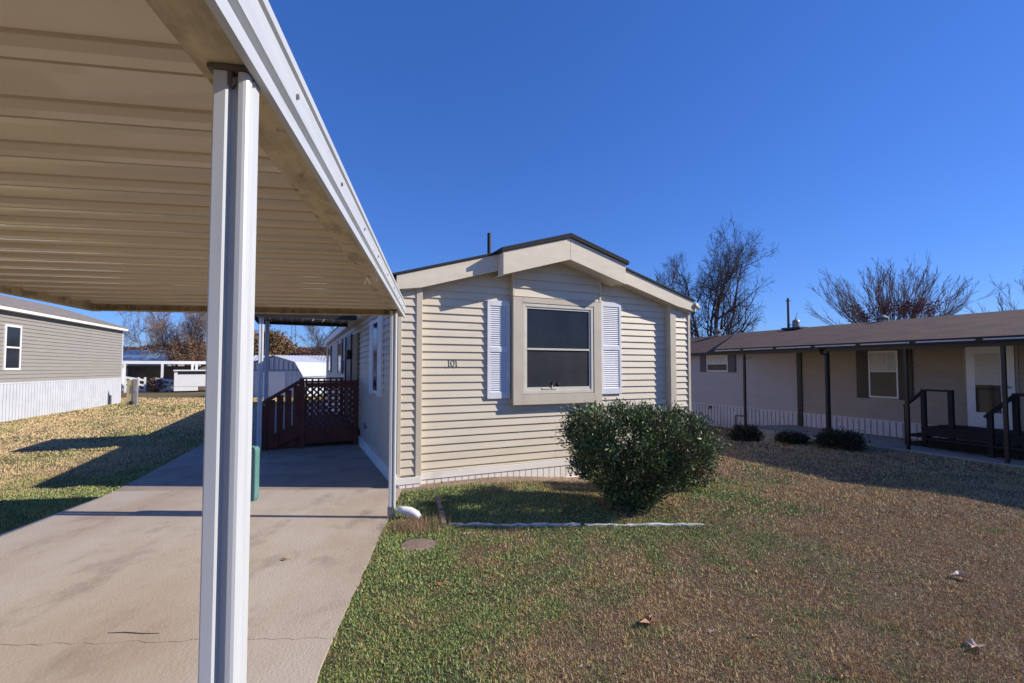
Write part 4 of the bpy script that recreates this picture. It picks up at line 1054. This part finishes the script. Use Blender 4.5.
for x, y, s, mm, lb, lab in LV:
    o = obj('fallen_leaf', leafmesh(random.Random(int(x*100)), s, lb), M[mm]); z_ = .010 if x < -1.5 else float(gz(x, y))+.006
    o.location = (x, y, z_); o.rotation_euler = (.15, -.1, x*5); tag(o, lab, 'leaf', 'fallen leaves')
rr = random.Random(9); src = [obj('fallen_leaf', leafmesh(random.Random(i), .032, 5), M[('leaf_dry', 'leaf_pale', 'leaf_dry')[i]]) for i in range(3)]
for i in range(34):
    b_ = src[i % 3]; o = b_ if i < 3 else b_.copy()
    if i >= 3: COL.objects.link(o)
    while True:
        y = rr.uniform(2.4, 8.5); x = rr.uniform(-1, 1.0*y)
        if x > -.9 and not (y > 4.9 and x < 3.2): break
    o.location = (x, y, float(gz(x, y))+.006); o.rotation_euler = (rr.uniform(-.4, .4), rr.uniform(-.4, .4), rr.uniform(0, 6.3)); sc = rr.uniform(.6, 1.25); o.scale = (sc, sc, sc)
    tag(o, 'small dry leaf scattered on the brown lawn', 'leaf', 'small leaves scattered on the lawn')
mb = MB().tube([(-2.50, 2.975, .012), (-2.4, 2.98, .014), (-2.28, 2.968, .013), (-2.18, 2.972, .012)], [.002, .003, .003, .0015], 6)
o = obj('twig', mb, M['bark']); tag(o, 'thin brown twig lying along the driveway crack', 'twig')

# ------------------------------------------------------------------ CAMERA, LIGHT, SKY
cam = bpy.data.cameras.new('camera'); co = bpy.data.objects.new('camera', cam); COL.objects.link(co)
cam.lens = 470/1024*36; cam.sensor_width = 36; cam.clip_end = 3000; cam.clip_start = .05
co.location = (0, 0, 1.65); co.rotation_euler = (R(92.25), 0, 0); cam.shift_y = (26.5-470*math.tan(R(2.25)))/1024
scn.camera = co
el = R(30.5); sd = Vector((-math.cos(el)*.9996, math.cos(el)*.027, -math.sin(el)))
sun = bpy.data.lights.new('sun', 'SUN'); sun.energy = 5.0; sun.angle = R(.5); sun.color = (1, .915, .78)
so = bpy.data.objects.new('sun', sun); COL.objects.link(so); so.rotation_euler = sd.to_track_quat('-Z', 'Y').to_euler(); so.location = (20, 0, 15)
w = bpy.data.worlds.new('World'); scn.world = w; w.use_nodes = True
nt = w.node_tree; bg = nt.nodes['Background']; sky = nt.nodes.new('ShaderNodeTexSky'); sky.sky_type = 'NISHITA'; sky.sun_disc = False
sky.sun_elevation = el; sky.sun_rotation = math.atan2(-sd.x, -sd.y); sky.altitude = 200; sky.air_density = 1.0; sky.dust_density = .1; sky.ozone_density = 2.0
hs = nt.nodes.new('ShaderNodeHueSaturation'); hs.inputs['Saturation'].default_value = 1.22; hs.inputs['Value'].default_value = 1.0
mx = nt.nodes.new('ShaderNodeMix'); mx.data_type = 'RGBA'; mx.blend_type = 'MULTIPLY'; mx.inputs[0].default_value = 1; mx.inputs[7].default_value = (.86, 1.02, 1.50, 1)
nt.links.new(sky.outputs[0], hs.inputs['Color']); nt.links.new(hs.outputs[0], mx.inputs[6])
def mul(src, col):
    m_ = nt.nodes.new('ShaderNodeMix'); m_.data_type = 'RGBA'; m_.blend_type = 'MULTIPLY'; m_.inputs[0].default_value = 1; m_.inputs[7].default_value = (*col, 1)
    nt.links.new(src, m_.inputs[6]); return m_.outputs[2]
gm = nt.nodes.new('ShaderNodeGamma'); gm.inputs[1].default_value = .70
nt.links.new(mul(mx.outputs[2], (.0885,)*3), gm.inputs[0])
nt.links.new(mul(gm.outputs[0], (5.0, 7.3, 11.3)), bg.inputs[0]); bg.inputs[1].default_value = .078
scn.view_settings.view_transform = 'Standard'; scn.view_settings.look = 'None'; scn.view_settings.exposure = 0.25; scn.view_settings.gamma = 1
scn.render.engine = 'CYCLES'; scn.cycles.max_bounces = 6
